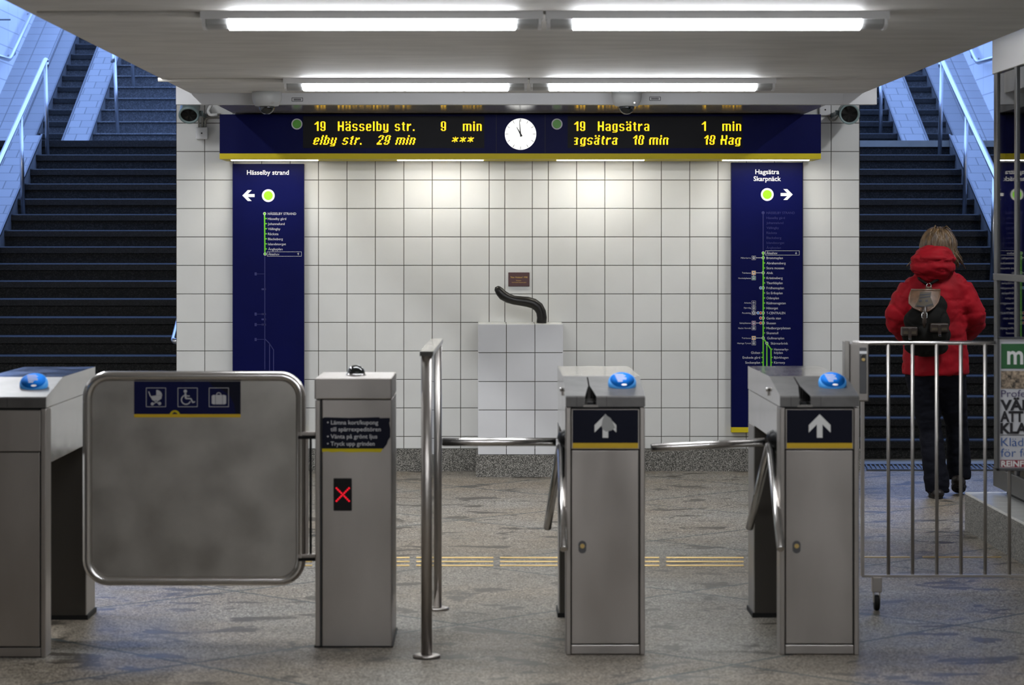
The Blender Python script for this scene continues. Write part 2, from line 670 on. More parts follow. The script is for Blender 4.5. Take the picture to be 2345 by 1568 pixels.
def text_mesh(s, bold=0.0):
    k = (s, bold)
    if k not in _txt:
        cu = bpy.data.curves.new('t', 'FONT')
        cu.body = s
        cu.size = 1
        cu.offset = bold
        cu.resolution_u = 3
        o = bpy.data.objects.new('t', cu)
        me = o.to_mesh()
        _txt[k] = ([v.co.copy() for v in me.vertices], [list(p.vertices) for p in me.polygons])
        o.to_mesh_clear()
        bpy.data.objects.remove(o)
    return _txt[k]


CAP = None


class Flat(MB):
    """draw on the plane y = Y in the coordinates the plane has in the photograph"""
    def __init__(s, Y):
        super().__init__()
        s.Y = Y
        s.lift = 0.0

    def pt(s, x, y):
        return Vector((PX(x, s.Y), s.Y - s.lift, PZ(y, s.Y)))

    def poly(s, pts):
        return s.add([s.pt(*p) for p in pts], [tuple(range(len(pts)))], False)

    def rect(s, x0, y0, x1, y1):
        return s.poly([(x0, y0), (x1, y0), (x1, y1), (x0, y1)])

    def disc(s, cx, cy, r, n=32, a0=0, a1=2 * PI):
        return s.poly([(cx + r * math.cos(a0 + (a1 - a0) * k / n), cy + r * math.sin(a0 + (a1 - a0) * k / n)) for k in range(n + (1 if a1 - a0 < 6.2 else 0))])

    def ring(s, cx, cy, r0, r1, n=32, a0=0, a1=2 * PI):
        for k in range(n):
            a, b = a0 + (a1 - a0) * k / n, a0 + (a1 - a0) * (k + 1) / n
            s.poly([(cx + r0 * math.cos(a), cy + r0 * math.sin(a)), (cx + r1 * math.cos(a), cy + r1 * math.sin(a)),
                    (cx + r1 * math.cos(b), cy + r1 * math.sin(b)), (cx + r0 * math.cos(b), cy + r0 * math.sin(b))])
        return s

    def line(s, x0, y0, x1, y1, w_):
        dx, dy = x1 - x0, y1 - y0
        l = math.hypot(dx, dy) or 1
        nx, ny = -dy / l * w_ / 2, dx / l * w_ / 2
        return s.poly([(x0 + nx, y0 + ny), (x1 + nx, y1 + ny), (x1 - nx, y1 - ny), (x0 - nx, y0 - ny)])

    def frame(s, x0, y0, x1, y1, w_):
        s.line(x0, y0, x1, y0, w_)
        s.line(x0, y1, x1, y1, w_)
        s.line(x0, y0, x0, y1, w_)
        return s.line(x1, y0, x1, y1, w_)

    def text(s, t, x, base, cap, bold=.01, xs=.82, align='l', fit=None, shear=0.0):
        global CAP
        if CAP is None:
            CAP = max(v.y for v in text_mesh('H')[0])
        vs, fs = text_mesh(t, bold)
        k = cap / CAP
        x0, x1 = min(v.x for v in vs), max(v.x for v in vs)
        kx = k * xs
        if fit:
            kx = fit / (x1 - x0)
        wd = (x1 - x0) * kx
        ox = x if align == 'l' else (x - wd if align == 'r' else x - wd / 2)
        return s.add([s.pt(ox + (v.x - x0) * kx + shear * v.y * k, base - v.y * k) for v in vs], fs, False)


# ================================================================== SETTING
WY = 18.43                         # tiled face between the two stairs
XL, XR = PX(403.5, WY), PX(1969, WY)
WL, WR = -5.41, 5.42               # outer stairwell walls
Y0S = 19.4                         # first riser
R_, T_ = .143, .32                 # lower flight
Y18 = Y0S + 17 * T_
Z18 = 18 * R_
YU, TU = 28.0, .31                 # upper flight
ZU = 2.776                         # its first tread
CL, CR = -1.906, 2.366             # edges of the low slab
BY = 16.64                         # beam face
CZ = 2.554

b = MB()
b.box(WL - .3, WR + .3, -6, 18.9, -.2, 0)
struct('floor', b, 'floor', 'speckled terrazzo floor with diagonal joints and dark wet stains')

b = MB()
b.box(CL, CR, 9.4, BY + .02, CZ, CZ + .3)
b.box(WL, WR, -6, 9.4, CZ, CZ + .3)
struct('ceiling', b, 'ceil', 'low grey painted ceiling slab over the ticket barriers')
b = MB()
b.box(WL, WR, 9.4, 20.6, 3.75, 4.0)
b.box(WL, WR, 9.35, 9.45, CZ + .3, 3.75)
struct('ceiling', b, 'roof', 'concrete deck above the side passages')

# tiled face with separate tiles
b = MB()
b.mat('grout')
b.box(XL, XR, WY, 33, 0, 3.3)
xs = [404 + 65.1 * k for k in range(12)] + [1156] + [1219] + [1255.5 + 64.75 * k for k in range(12)]
ys = [216.6 + 65.2 * k - .0 for k in range(13)]
ys = [y for y in ys if y < 1010] + [1027]
ys = [151.4] + ys
b.mat('tile')


def tile(x0, x1, z0, z1, Y, g=.0022, d=.006, tilt=.0006):
    c = [(x0 + g, z0 + g), (x1 - g, z0 + g), (x1 - g, z1 - g), (x0 + g, z1 - g)]
    e = .0025
    f = [(x0 + g + e, z0 + g + e), (x1 - g - e, z0 + g + e), (x1 - g - e, z1 - g - e), (x0 + g + e, z1 - g - e)]
    a, bb, o = random.uniform(-tilt, tilt), random.uniform(-tilt, tilt), random.uniform(0, tilt * .6)
    t = [a + bb, -a + bb, -a - bb, a - bb]
    vs = [(x, Y, z) for x, z in c] + [(x, Y - d + .0012 + t[i] - o, z) for i, (x, z) in enumerate(c)] + [(x, Y - d + t[i] - o, z) for i, (x, z) in enumerate(f)]
    fs = [(8, 9, 10, 11)]
    for i in range(4):
        j = (i + 1) % 4
        fs += [(i, j, 4 + j, 4 + i), (4 + i, 4 + j, 8 + j, 8 + i)]
    b.add(vs, fs, False)


for i in range(len(xs) - 1):
    for j in range(len(ys) - 1):
        tile(PX(xs[i], WY), PX(xs[i + 1], WY), PZ(ys[j + 1], WY), PZ(ys[j], WY), WY)
struct('wall_back', b, None, 'white tiled wall between the two staircases')

b = MB()
x0, x1, z1 = XL, XR, PZ(1027, WY)
b.box(x0, x1, WY - .025, WY + .01, 0, z1)
struct('baseboard_back', b, 'plinth', 'speckled granite base along the white tiled wall')

# outer walls
for nm, xa, xb, lb in (('wall_left', WL - .3, WL, 'white tiled wall along the left stairwell'), ('wall_right', WR, WR + .3, 'white tiled wall along the right stairwell')):
    b = MB()
    b.box(xa, xb, 9.4, 36, 0, 5.6)
    struct(nm, b, 'walltile', lb)
b = MB()
b.box(WL - .3, WL, -6, 9.4, 0, 3)
b.box(WR, WR + .3, -6, 9.4, 0, 3)
b.box(WL, WR, -6.3, -6, 0, 3)
struct('wall_rear', b, 'dirtywall', 'plain hall walls behind the viewpoint')

# white beam at the end of the slab and the glossy soffit behind it
b = MB()
bx0, bx1 = PX(403, BY), PX(2008, BY)
b.box(bx0, bx1, BY, BY + .09, PZ(239, BY), CZ + .22)
b.box(PX(985, BY) - .002, PX(985, BY) + .002, BY - .003, BY, PZ(239, BY), CZ)
b.box(PX(480, BY) - .0015, PX(480, BY) + .0015, BY - .002, BY, PZ(239, BY), CZ)
b.box(PX(1931, BY) - .0015, PX(1931, BY) + .0015, BY - .002, BY, PZ(239, BY), CZ)
struct('trim_1', b, 'beam', 'white beam across the end of the ceiling slab')
SZ = PZ(238, BY)
b = MB()
b.box(-1.76, 2.16, BY + .09, 18.35, SZ + .005, SZ + .2)
struct('trim_2', b, 'soffit', 'glossy grey soffit between the beam and the departure board')

# pale threshold and drain grating in front of each stair
for side, xa, xb in ((0, WL, XL), (1, XR, WR)):
    b = MB()
    b.box(xa, xb, 18.9, 19.42, -.15, .004)
    struct('trim_%d' % (3 + side), b, 'threshold', 'pale stone threshold at the foot of the %s staircase' % ('left', 'right')[side])
    xa2, xb2 = (xa + .3, xb - .05) if side == 0 else (xa + .05, xb - .3)
    g = MB()
    g.box(xa2, xb2, 18.42, 18.46, .0, .012)
    g.box(xa2, xb2, 18.86, 18.9, .0, .012)
    n = int((xb2 - xa2) / .032)
    for i in range(n):
        x = xa2 + (i + .5) * (xb2 - xa2) / n
        g.add([(x - .006, 18.44, .002), (x + .006, 18.44, .002), (x + .046, 18.88, .002), (x + .034, 18.88, .002),
               (x - .006, 18.44, .010), (x + .006, 18.44, .010), (x + .046, 18.88, .010), (x + .034, 18.88, .010)],
              [(0, 1, 2, 3), (4, 7, 6, 5), (0, 4, 5, 1), (1, 5, 6, 2), (2, 6, 7, 3), (3, 7, 4, 0)], False)
    tag(g.build('floor_grating', 'grate'), 'steel drain grating in the floor before the %s staircase' % ('left', 'right')[side], 'grating', 'drain gratings')


# ================================================================== STAIRCASES
def staircase(side):
    sg = -1 if side == 0 else 1
    wx = XL if side == 0 else XR                      # inner edge at the tiled pier

    def span(a, b_):
        return (min(sg * a, sg * b_), max(sg * a, sg * b_))
    rin, rout, nout, sout = (4.25, 4.53, 4.83, 5.01) if side == 0 else (4.35, 4.63, 4.92, 5.13)
    wall = -WL if side == 0 else WR
    root = thing('staircase', (sg * 3.6, Y0S, 0),
                 'dark stone staircase climbing to the %s of the white tiled wall' % ('left', 'right')[side], 'staircase', 'staircases beside the tiled wall')

    def step(x0, x1, y, t, z, r, body, top, band=.058):
        m = MB()
        m.mat(body).box(x0, x1, y + .012, y + t + .03, z - r - .01, z - band)
        m.mat(top).prism_x([(y - .014, z - band), (y - .014, z - .009), (y - .004, z), (y + t + .03, z), (y + t + .03, z - band)], x0, x1)
        return m.build('step', None, root)
    w0, w1 = (-rin, wx) if side == 0 else (wx, rin)
    n0, n1 = span(rout, nout)
    for n in range(1, 18):
        y = Y0S + (n - 1) * T_
        step(w0, w1, y, T_, n * R_, R_, 'step', 'nosing')
        step(n0, n1, y, T_, n * R_, R_, 'step', 'nosing')
    # landing with a slight fall
    m = MB()
    m.mat('step').box(min(w0, n0, sg * wall), max(w1, n1, sg * wall), Y18 + .012, YU + .1, 0, Z18 - .06)
    m.mat('nosing' if side == 0 else 'threshold')
    m.prism_x([(Y18 - .014, Z18 - .06), (Y18 - .014, Z18), (Y18 + .05, Z18), (Y18 + .05, Z18 - .06)], min(w0, n0), max(w1, n1))
    m.mat('step2')
    m.prism_x([(Y18 + .05, Z18 - .06), (Y18 + .05, Z18), (YU + .1, ZU - R_), (YU + .1, Z18 - .06)], min(w0, n0, sg * wall), max(w1, n1, sg * wall))
    m.build('landing', None, root)
    for n in range(12):
        y = YU + n * TU
        z = ZU + n * R_
        if side == 0:
            step(w0, w1, y, TU, z, R_, 'step2', 'step2', .016)
        else:
            step(w0, w1, y, TU, z, R_, 'step', 'nosing')
        step(n0, n1, y, TU, z, R_, 'step2', 'nosing')
    m = MB()
    m.box(min(w0, sg * wall), max(w1, sg * wall), YU + 12 * TU, 36, ZU + 10 * R_, ZU + 11 * R_)
    m.build('top_landing', 'step2', root)

    # sloping pram ramps beside the steps
    def ramp(a, b_, ya, za, yb, zb, key, name, edge=True):
        x0, x1 = span(a, b_)
        m = MB()
        m.mat(key).prism_x([(ya, za - .3 if za > .4 else 0), (ya, za), (yb, zb), (yb, max(0, za - .3))], x0, x1)
        if edge:
            m.mat('alu')
            for xe in (x0, x1):
                m.prism_x([(ya, za - .01), (ya, za + .012), (yb, zb + .012), (yb, zb - .01)], xe - .008, xe + .008)
        return m.build(name, None, root)
    ya, za = Y0S - .40, .015
    yb, zb = Y18 - .02, Z18 + .05
    yc, zc = YU - .33, ZU - R_ + .03
    yd, zd = YU + 11.6 * TU, ZU + 11.0 * R_ + .16
    ramp(rin, rout, ya, za, yb, zb, 'ramp', 'pram_ramp')
    ramp(rin, rout, yc, zc, yd, zd, 'ramp', 'pram_ramp')
    ramp(nout, sout, ya, za, yb, zb, 'strip', 'pram_ramp')
    ramp(nout, sout, yc, zc, yd, zd, 'strip', 'pram_ramp')
    ramp(sout, wall, ya, za, yb, zb, 'slope', 'sloping_kerb', False)
    ramp(sout, wall, yc, zc, yd, zd, 'slope', 'sloping_kerb', False)


staircase(0)
staircase(1)


def rail_thing(side, which):
    sg = -1 if side == 0 else 1
    x = -4.155 if side == 0 else 4.215
    h = .872
    nm = ('left', 'right')[side]
    if which == 'lower':
        ns = [17, 13, 9, 5, 1]
        pts = [(Y0S + (n - 1) * T_ + .06, n * R_) for n in ns]
        lean = .022
        lb = 'bright tubular handrail on the lower flight of the %s staircase' % nm
    else:
        pts = [(YU + k * TU + .06, ZU + k * R_) for k in (0, 4, 8)]
        lean = .04 if side == 0 else 0.0
        x = -3.99 if side == 0 else 4.18
        lb = 'bright tubular handrail on the upper flight of the %s staircase' % nm
    root = thing('stair_handrail', (x, pts[0][0], pts[0][1]), lb, 'handrail', 'handrails on posts beside the steps')
    xt = x + sg * lean
    for y, z in pts:
        MB().tube([(x, y, z), (xt, y, z + h)], .019).build('post', 'rail_blue', root)
    p = [(xt, y, z + h + .02) for y, z in pts]
    d = Vector(p[0]) - Vector(p[-1])
    d.normalize()
    if which == 'lower':
        top = Vector(p[0]) + d * .06
        path = [top + Vector((0, .0, -.09)), top + Vector((0, .03, -.03)), Vector(p[0])] + p[1:]
        last = Vector(p[-1])
        path += [last - d * .25, last - d * .25 + Vector((0, -.03, -.12))]
    else:
        first = Vector(p[0]) + d * .09
        path = [first + Vector((0, -.02, -.10)), first] + p[1:] + [Vector(p[-1]) - d * .3]
    MB().tube(arc_path(path, .05), .023).build('rail', 'rail_blue', root)
    return root


for s_ in (0, 1):
    rail_thing(s_, 'lower')
    rail_thing(s_, 'upper')

# rails fixed to the outer walls
for side in (0, 1):
    sg = -1 if side == 0 else 1
    wx = WL if side == 0 else WR
    x = wx - sg * .09
    ya, za = (28.99, 3.63) if side == 0 else (28.68, 3.574)
    sl = R_ / TU
    root = thing('wall_handrail', (wx, ya, za), 'bent steel handrail fixed high on the %s tiled stairwell wall' % ('left', 'right')[side], 'handrail', 'handrails fixed to the stairwell walls')
    path = [(x, ya - 2.2, za - .03), (x, ya, za), (x, ya + 3.2, za + 3.2 * sl)]
    MB().tube(arc_path(path, .12), .024).build('rail', 'rail_blue', root)
    for yb in (ya - 1.4, ya + .35, ya + 1.6, ya + 2.8):
        zz = za + max(0, (yb - ya)) * sl
        MB().tube(arc_path([(x, yb, zz), (x, yb, zz - .09), (wx - sg * .005, yb, zz - .09)], .05), .01).build('bracket', 'rail_blue', root)

# end of a rail on the side of the tiled pier, seen past its left edge
root = thing('pier_handrail', (XL, 18.7, .88), 'looped end of a steel handrail showing past the left edge of the tiled wall', 'handrail')
s0 = F / 18.75
xa = XL - .055
zt = .90
MB().tube(arc_path([(XL - .0, 18.72, zt), (xa, 18.72, zt), (xa, 18.95, zt + .10), (xa, 23.5, zt + .10 + 4.55 * R_ / T_)], .05), .021).build('rail', 'rail_blue', root)
for yb in (19.6, 21.2, 22.8):
    MB().tube([(xa, yb, zt + .1 + (yb - 18.95) * R_ / T_), (XL, yb, zt + .06 + (yb - 18.95) * R_ / T_)], .009).build('bracket', 'rail_blue', root)

# small bracket high on the left wall
root = thing('wall_bracket', (WL, 27.6, 3.95), 'small dark bracket with a thin arm high on the left stairwell wall', 'bracket')
yq = 27.9
MB().box(WL + .0, WL + .035, yq - .03, yq + .03, PZ(56, yq), PZ(36, yq)).build('plate', 'alu', root)
MB().tube([(WL + .02, yq, PZ(45, yq)), (WL + .30, yq, PZ(45, yq))], .008).build('arm', 'alu', root)


# ================================================================== CEILING LIGHTS
def ceiling_light(x0, x1, y, label, lens='lens', z=CZ, group='fluorescent ceiling lights', flip=False):
    root = thing('ceiling_light', ((x0 + x1) / 2, y, z), label, 'ceiling light', group)
    h1 = .032
    W = .16
    # chamfered white channel
    m = MB()
    m.prism_x([(y, z), (y + .004, z - h1), (y + W - .004, z - h1), (y + W, z)], x0, x1)
    m.build('housing', 'white', root)
    a, c_ = (.062, .068)
    L0, L1 = x0 + .115, x1 - .115
    zb = z - .072

    def trough(xa, xb, k=1.0):
        n = 10
        pr = []
        for i in range(n + 1):
            t = PI * i / n
            pr.append((y + W / 2 - math.cos(t) * (W / 2 - .012) * k, z - h1 - math.sin(t) ** .55 * (z - h1 - zb) * k))
        return MB().prism_x(pr, xa, xb)
    trough(L0, L1).build('diffuser', lens, root)
    for xa, xb in ((x0 + .022, L0 - .002), (L1 + .002, x1 - .022)):
        trough(xa, xb, .93).build('socket', 'lightgrey', root)
    for xa, xb in ((x0 + .006, x0 + .020), (x1 - .020, x1 - .006)):
        trough(xa, xb, 1.0).build('end_cap', 'white', root)
    return root


def row(y, pxs, labels, **k):
    for (a, b_), lb in zip(pxs, labels):
        ceiling_light(a, b_, y, lb, **k)


yn = .954 * F / (557 - 25)
sN = F / yn
yf = .954 * F / (557 - 178)
sF = F / yf
row(yn, (((458 - VX) / sN, (1244 - VX) / sN), ((1250 - VX) / sN, (2038 - VX) / sN)),
    ('lit fluorescent ceiling light nearest the viewer, the left one of that pair', 'lit fluorescent ceiling light nearest the viewer, the right one of that pair'))
row(yf, (((648 - VX) / sF, (1209 - VX) / sF), ((1213 - VX) / sF, (1778 - VX) / sF)),
    ('lit fluorescent light close to the white beam, above the left half of the board', 'lit fluorescent light close to the white beam, above the right half of the board'))
for yy, wd in ((6.6, 'next row towards the viewer'), (2.0, 'row above the viewpoint')):
    row(yy, ((-1.2, .2), (.22, 1.62), (1.64, 3.04)), ('fluorescent ceiling light on the left, ' + wd, 'fluorescent ceiling light in the middle, ' + wd, 'added unseen ceiling light on the right, ' + wd))  # right fixture of each row is unseen, added to brighten that side
for xx, sd in ((-3.0, 'left'), (3.9, 'right')):
    for yy, wd in ((12.2, 'nearer'), (14.9, 'farther')):
        lt = ceiling_light(xx - .7, xx + .7, yy, '%s fluorescent light under the deck of the %s side passage' % (wd, sd), 'sidelens', 3.75, 'side passage lights')
        lt.rotation_euler = (0, 0, PI / 2)

# cable channel lines run along the ceiling
for nm, yy, px0, px1, lb in (('ceiling_conduit', yn + .02, 85, 455, 'thin painted conduit on the ceiling running left from the nearest lights'),
                             ('ceiling_conduit', yf + .06, 362, 650, 'thin painted conduit on the ceiling running left from the lights near the beam')):
    s0 = F / yy
    tag(MB().tube([((px0 - VX) / s0, yy, CZ - .008), ((px1 - 40 - VX) / s0, yy, CZ - .008), ((px1 - VX) / s0, yy + .05, CZ - .01)], .012).build(nm, 'ceil'), lb, 'conduit', 'ceiling conduits')


# ================================================================== CAMERAS, SPEAKERS, BOXES
for px, lb in ((611, 'dome security camera on the beam at the left, above the left part of the board'), (1435, 'dome security camera on the beam right of the clock')):
    y = 16.52
    x = PX(px, y)
    root = thing('security_camera', (x, y, CZ), lb, 'security camera', 'dome security cameras')
    MB().lathe([(.094, 0), (.094, -.035), (.088, -.062), (.074, -.088), (.05, -.092)], (x, y, CZ)).build('housing', 'lightgrey', root)
    d = [(.05 * math.cos(t), -.09 - .052 * math.sin(t)) for t in [PI / 2 * i / 8 for i in range(9)]]
    MB().lathe(d, (x, y, CZ)).build('dome', 'blackgloss', root)
    MB().cyl((x + .045, y - .074, CZ - .072), (x + .045, y - .080, CZ - .072), .006, 8).build('screw', 'steel', root)

for px, py, lb in ((681, 228, 'small printed tag on the beam right of the left security camera'), (1500, 226, 'small printed tag on the beam right of the right security camera')):
    g = Flat(BY)
    g.lift = .002
    g.mat('inkdark').frame(px - 12.5, py - 4, px + 12.5, py + 4, 1.2)
    for k in range(6):
        g.rect(px - 8 + k * 2.8, py - 2.2, px - 6.2 + k * 2.8, py + 2.2)
    tag(g.build('name_tag'), lb, 'tag', 'printed tags on the beam')

for side in (0, 1):
    px, py = ((433, 262), (1945, 261))[side]
    y = 18.05
    x, z = PX(px, y), PZ(py, y)
    ax = Vector((.0, -.74, -.67) if side == 0 else (-.06, -1, -.12)).normalized()
    root = thing('loudspeaker', (x, y, z), 'round grey green loudspeaker on the %s end of the tiled wall' % ('left', 'right')[side], 'loudspeaker', 'loudspeakers on the tiled wall')
    MB().lathe([(.055, -.20), (.066, -.18), (.068, -.01), (.072, 0), (.072, .014), (.058, .014), (.056, .004)], (x, y, z), ax).build('body', 'speaker', root)
    MB().lathe([(.0, .006), (.057, .006)], (x, y, z), ax).build('grille', 'mesh', root)
    sx = .074 if side == 0 else -.074
    m = MB()
    m.box(x + sx - .004, x + sx + .004, y + .05, WY - .004, z - .006, z + .022)
    m.cyl((x + sx - .012, y + .08, z + .01), (x + sx + .012, y + .08, z + .01), .02, 12)
    m.build('bracket', 'speaker', root)

for px, py, hw, lb in ((463.5, 305.5, 13.5, 'square white junction box below the left loudspeaker'), (1888, 252, 13, 'square white junction box between the board and the right loudspeaker')):
    x, z = PX(px, WY), PZ(py, WY)
    d = hw / F * WY
    root = thing('junction_box', (x, WY, z), lb, 'junction box', 'junction boxes on the tiled wall')
    MB().box(x - d, x + d, WY - .045, WY - .003, z - d, z + d, .006).build('cover', 'white', root)
    MB().cyl((x, WY - .044, z), (x, WY - .047, z), .006, 10).build('screw', 'steel_dark', root)


def cable(pts, r, key, label, name='cable'):
    tag(MB().tube(arc_path([(PX(a, WY), WY - q, PZ(b_, WY)) for a, b_, q in pts], .06), r, 8).build(name, key), label, 'cable', 'cables on the tiled wall')


cable([(464, 292, .02), (464, 263, .02), (506, 262, .02)], .007, 'cable', 'dark grey cable curving from the left junction box to the board, the outer one')
cable([(471, 292, .02), (471, 270, .02), (506, 269, .02)], .007, 'cable', 'dark grey cable curving from the left junction box to the board, the inner one')
cable([(455, 240, .03), (456, 292, .02)], .005, 'cable', 'thin cable from the left loudspeaker down to its junction box')
cable([(493, 244, .25), (484, 258, .25), (490, 268, .25), (506, 266, .25)], .011, 'wcable', 'thick white cable looping into the left end of the board')
cable([(1896, 264, .02), (1900, 276, .02), (1912, 276, .02), (1920, 262, .06)], .006, 'cable', 'grey cable hanging between the right junction box and the right loudspeaker')


# ================================================================== PLAQUE, PEDESTAL, SCULPTURE
PY_ = 17.96
root = thing('pedestal', (PX(1192, PY_), WY, 0), 'white tiled pedestal with granite foot against the tiled wall', 'pedestal')
px0, px1 = PX(1094, PY_), PX(1290, PY_)
b = MB()
b.mat('grout').box(px0 + .004, px1 - .004, PY_ + .006, WY - .02, .2, PZ(742, PY_) - .004)
b.mat('tile2')
pxs, pys = [1094, 1159.5, 1225, 1290], [742, 807.6, 873.6, 938.5, 1003.5, 1041]
for i in range(3):
    for j in range(5):
        tile(PX(pxs[i], PY_), PX(pxs[i + 1], PY_), PZ(pys[j + 1], PY_), PZ(pys[j], PY_), PY_ + .006, tilt=.0002)
b.mat('tile2').box(px0 + .001, px0 + .006, PY_ + .004, WY - .01, .2, PZ(742, PY_))
b.box(px1 - .006, px1 - .001, PY_ + .004, WY - .01, .2, PZ(742, PY_))
b.build('tiled_body', None, root)
m = MB()
for i in range(3):
    m.box(PX(pxs[i], PY_) + .002, PX(pxs[i + 1], PY_) - .002, PY_ + .002, WY - .008, PZ(742, PY_) - .006, PZ(742, PY_), .002)
m.build('tiled_top', 'tile', root)
MB().box(px0 - .012, px1 + .012, PY_ - .012, WY - .02, 0, PZ(1041, PY_)).build('granite_foot', 'plinth', root)

x0, x1, z0, z1 = PX(1164, WY), PX(1212.5, WY), PZ(655.5, WY), PZ(623.5, WY)
root = thing('plaque', ((x0 + x1) / 2, WY, (z0 + z1) / 2), 'small maroon plaque with gold lettering on the tiles above the pedestal', 'plaque')
MB().box(x0, x1, WY - .018, WY - .006, z0, z1, .002).build('plate', 'plaque', root)
g = Flat(WY - .0185)
g.mat('goldink').text("'Non Violence' 1998", 1188.5, 636.5, 3.6, .012, align='c', fit=39)
g.text('Skulptör', 1188, 643.2, 2.2, .008, align='c', fit=12)
g.text('Carl Fredrik Reuterswärd', 1188.5, 647.6, 2.2, .008, align='c', fit=33)
g.build('lettering', None, root)

# plain abstract bronze in place of the artwork: a smooth tapering swoop
SY = 18.2
sp = [(1240, 738, 11.5), (1241, 727, 11.5), (1239, 714, 11.5), (1233, 703, 12), (1222, 695, 12), (1208, 691, 12), (1192, 689, 11), (1177, 687, 10.5), (1164, 683, 11), (1152, 676, 11.5), (1144, 667, 10.5), (1139, 660, 8), (1137, 656, 4)]
path = [Vector((PX(a, SY), SY, PZ(b_, SY))) for a, b_, r in sp]
path[0].z = PZ(742, PY_)
tag(MB().tube(path, [r * SY / F for a, b_, r in sp], 20).build('abstract_sculpture', 'bronze'),
    'small dark bronze abstract sculpture rising from the top of the tiled pedestal', 'sculpture')


# ================================================================== DEPARTURE BOARD
DY = 17.9
sD = F / DY
dx0, dx1 = PX(503, DY), PX(1880, DY)
dz0, dz1 = PZ(364, DY), SZ - .004
board = thing('departure_board', ((dx0 + dx1) / 2, DY, dz0), 'long dark blue departure board with amber text, clock and yellow lower edge', 'departure board')
zy = PZ(351, DY)
b = MB()
b.box(dx0, dx1, DY, WY - .004, zy, dz1)
b.build('housing', 'blue', board)
b = MB()
b.box(dx0, dx1, DY - .004, WY - .05, dz0, zy - .001)
b.build('yellow_edge', 'yellow', board)
for px in (1136.5, 1248.5):
    MB().box(PX(px, DY) - .0012, PX(px, DY) + .0012, DY - .0012, DY, dz0, dz1).build('seam', 'steel_dark', board)
for px0, px1 in ((530, 728), (910, 1107), (1275, 1475), (1655, 1852)):
    yl = 18.12
    k = DY / yl
    xa, xb = (px0 - VX) * yl / F, (px1 - VX) * yl / F
    root = MB().prism_x([(yl - .035, dz0 - .0005), (yl - .028, dz0 - .0035), (yl + .028, dz0 - .0035), (yl + .035, dz0 - .0005)], xa, xb).build('lamp', 'signlens', board)

GLYPH = {
    '1': "...## ..### .#### ##.## ...## ...## ...## ...## ...## ...## ...## ...##",
    '9': ".####. ##..## ##..## ##..## ##..## ##..## ##..## .##### ....## ##..## ##..## .####.",
    '0': ".####. ##..## ##..## ##..## ##..## ##..## ##..## ##..## ##..## ##..## ##..## .####.",
    '2': ".####. ##..## ##..## ....## ....## ...##. ..##.. ..##.. .##... ##.... ###### ######",
    'H': "##...## ##...## ##...## ##...## ##...## ####### ####### ##...## ##...## ##...## ##...## ##...##",
    's': "...... ...... ...... .####. ##..## ##.... ##.... .####. ....## ....## ##..## .####.",
    'e': "...... ...... ...... .####. ##..## ##..## ##..## ###### ##.... ##.... ##..## .####.",
    'a': "...... ...... ...... .####. ##..## ....## ....## .##### ##..## ##..## ##..## .#####",
    'ä': "##..## ##..## ...... .####. ##..## ....## ....## .##### ##..## ##..## ##..## .#####",
    'l': "## ## ## ## ## ## ## ## ## ## ## ##",
    'b': "##.... ##.... ##.... #####. ##..## ##..## ##..## ##..## ##..## ##..## ##..## #####.",
    'y': "...... ...... ...... ##..## ##..## ##..## ##..## ##..## ##..## ##..## ##..## .##### ....## #####.",
    't': ".... .##. .##. #### .##. .##. .##. .##. .##. .##. .##. ..##",
    'r': "..... ..... ..... ##.## ##### ###.. ##... ##... ##... ##... ##... ##...",
    '.': ".. .. .. .. .. .. .. .. .. .. ## ##",
    'm': ".......... .......... .......... #########. ##..##..## ##..##..## ##..##..## ##..##..## ##..##..## ##..##..## ##..##..## ##..##..##",
    'i': "## ## .. ## ## ## ## ## ## ## ## ##",
    'n': "...... ...... ...... #####. ##..## ##..## ##..## ##..## ##..## ##..## ##..## ##..##",
    'g': "...... ...... ...... .##### ##..## ##..## ##..## ##..## ##..## ##..## ##..## .##### ....## #####.",
    '*': "....... ....... ...#... ##.#.## .#####. ..###.. .#####. ##.#.## ...#... ....... ....... .......",
    'A': "...... ...... ...... ####. ...## ...## ...## .#### ...## ...## ...## .####",
}


def led(g, word, px, base, kind=None, p=1.8):
    x = px
    for ch in word:
        rows = GLYPH[ch].split()
        wd = max(len(r) for r in rows)
        for j, r in enumerate(rows):
            sh = 0
            if kind == 'it':
                sh = (13 - j) // 4 - 1
            elif kind == 'slip':
                sh = 1 if j < 5 else 0
            for i, c_ in enumerate(r):
                if c_ == '#':
                    cx, cy = x + (i + .5 + sh) * p * 1.09, base - (12 - j - .5) * p
                    h = p * .45
                    g.poly([(cx - h, cy - h * .6), (cx - h * .6, cy - h), (cx + h * .6, cy - h), (cx + h, cy - h * .6),
                            (cx + h, cy + h * .6), (cx + h * .6, cy + h), (cx - h * .6, cy + h), (cx - h, cy + h * .6)])
        x += (wd + 2) * p * 1.09


def display(px0, px1, lines):
    d = MB()
    d.box(PX(px0, DY), PX(px1, DY), DY - .003, DY + .01, PZ(339, DY), PZ(266, DY))
    dd = d.build('display', 'display', board)
    g = Flat(DY)
    g.lift = .0045
    g.mat('led')
    for word, px, base, kind in lines:
        led(g, word, px, base, kind)
    g.build('amber_text', None, dd, clean=False)


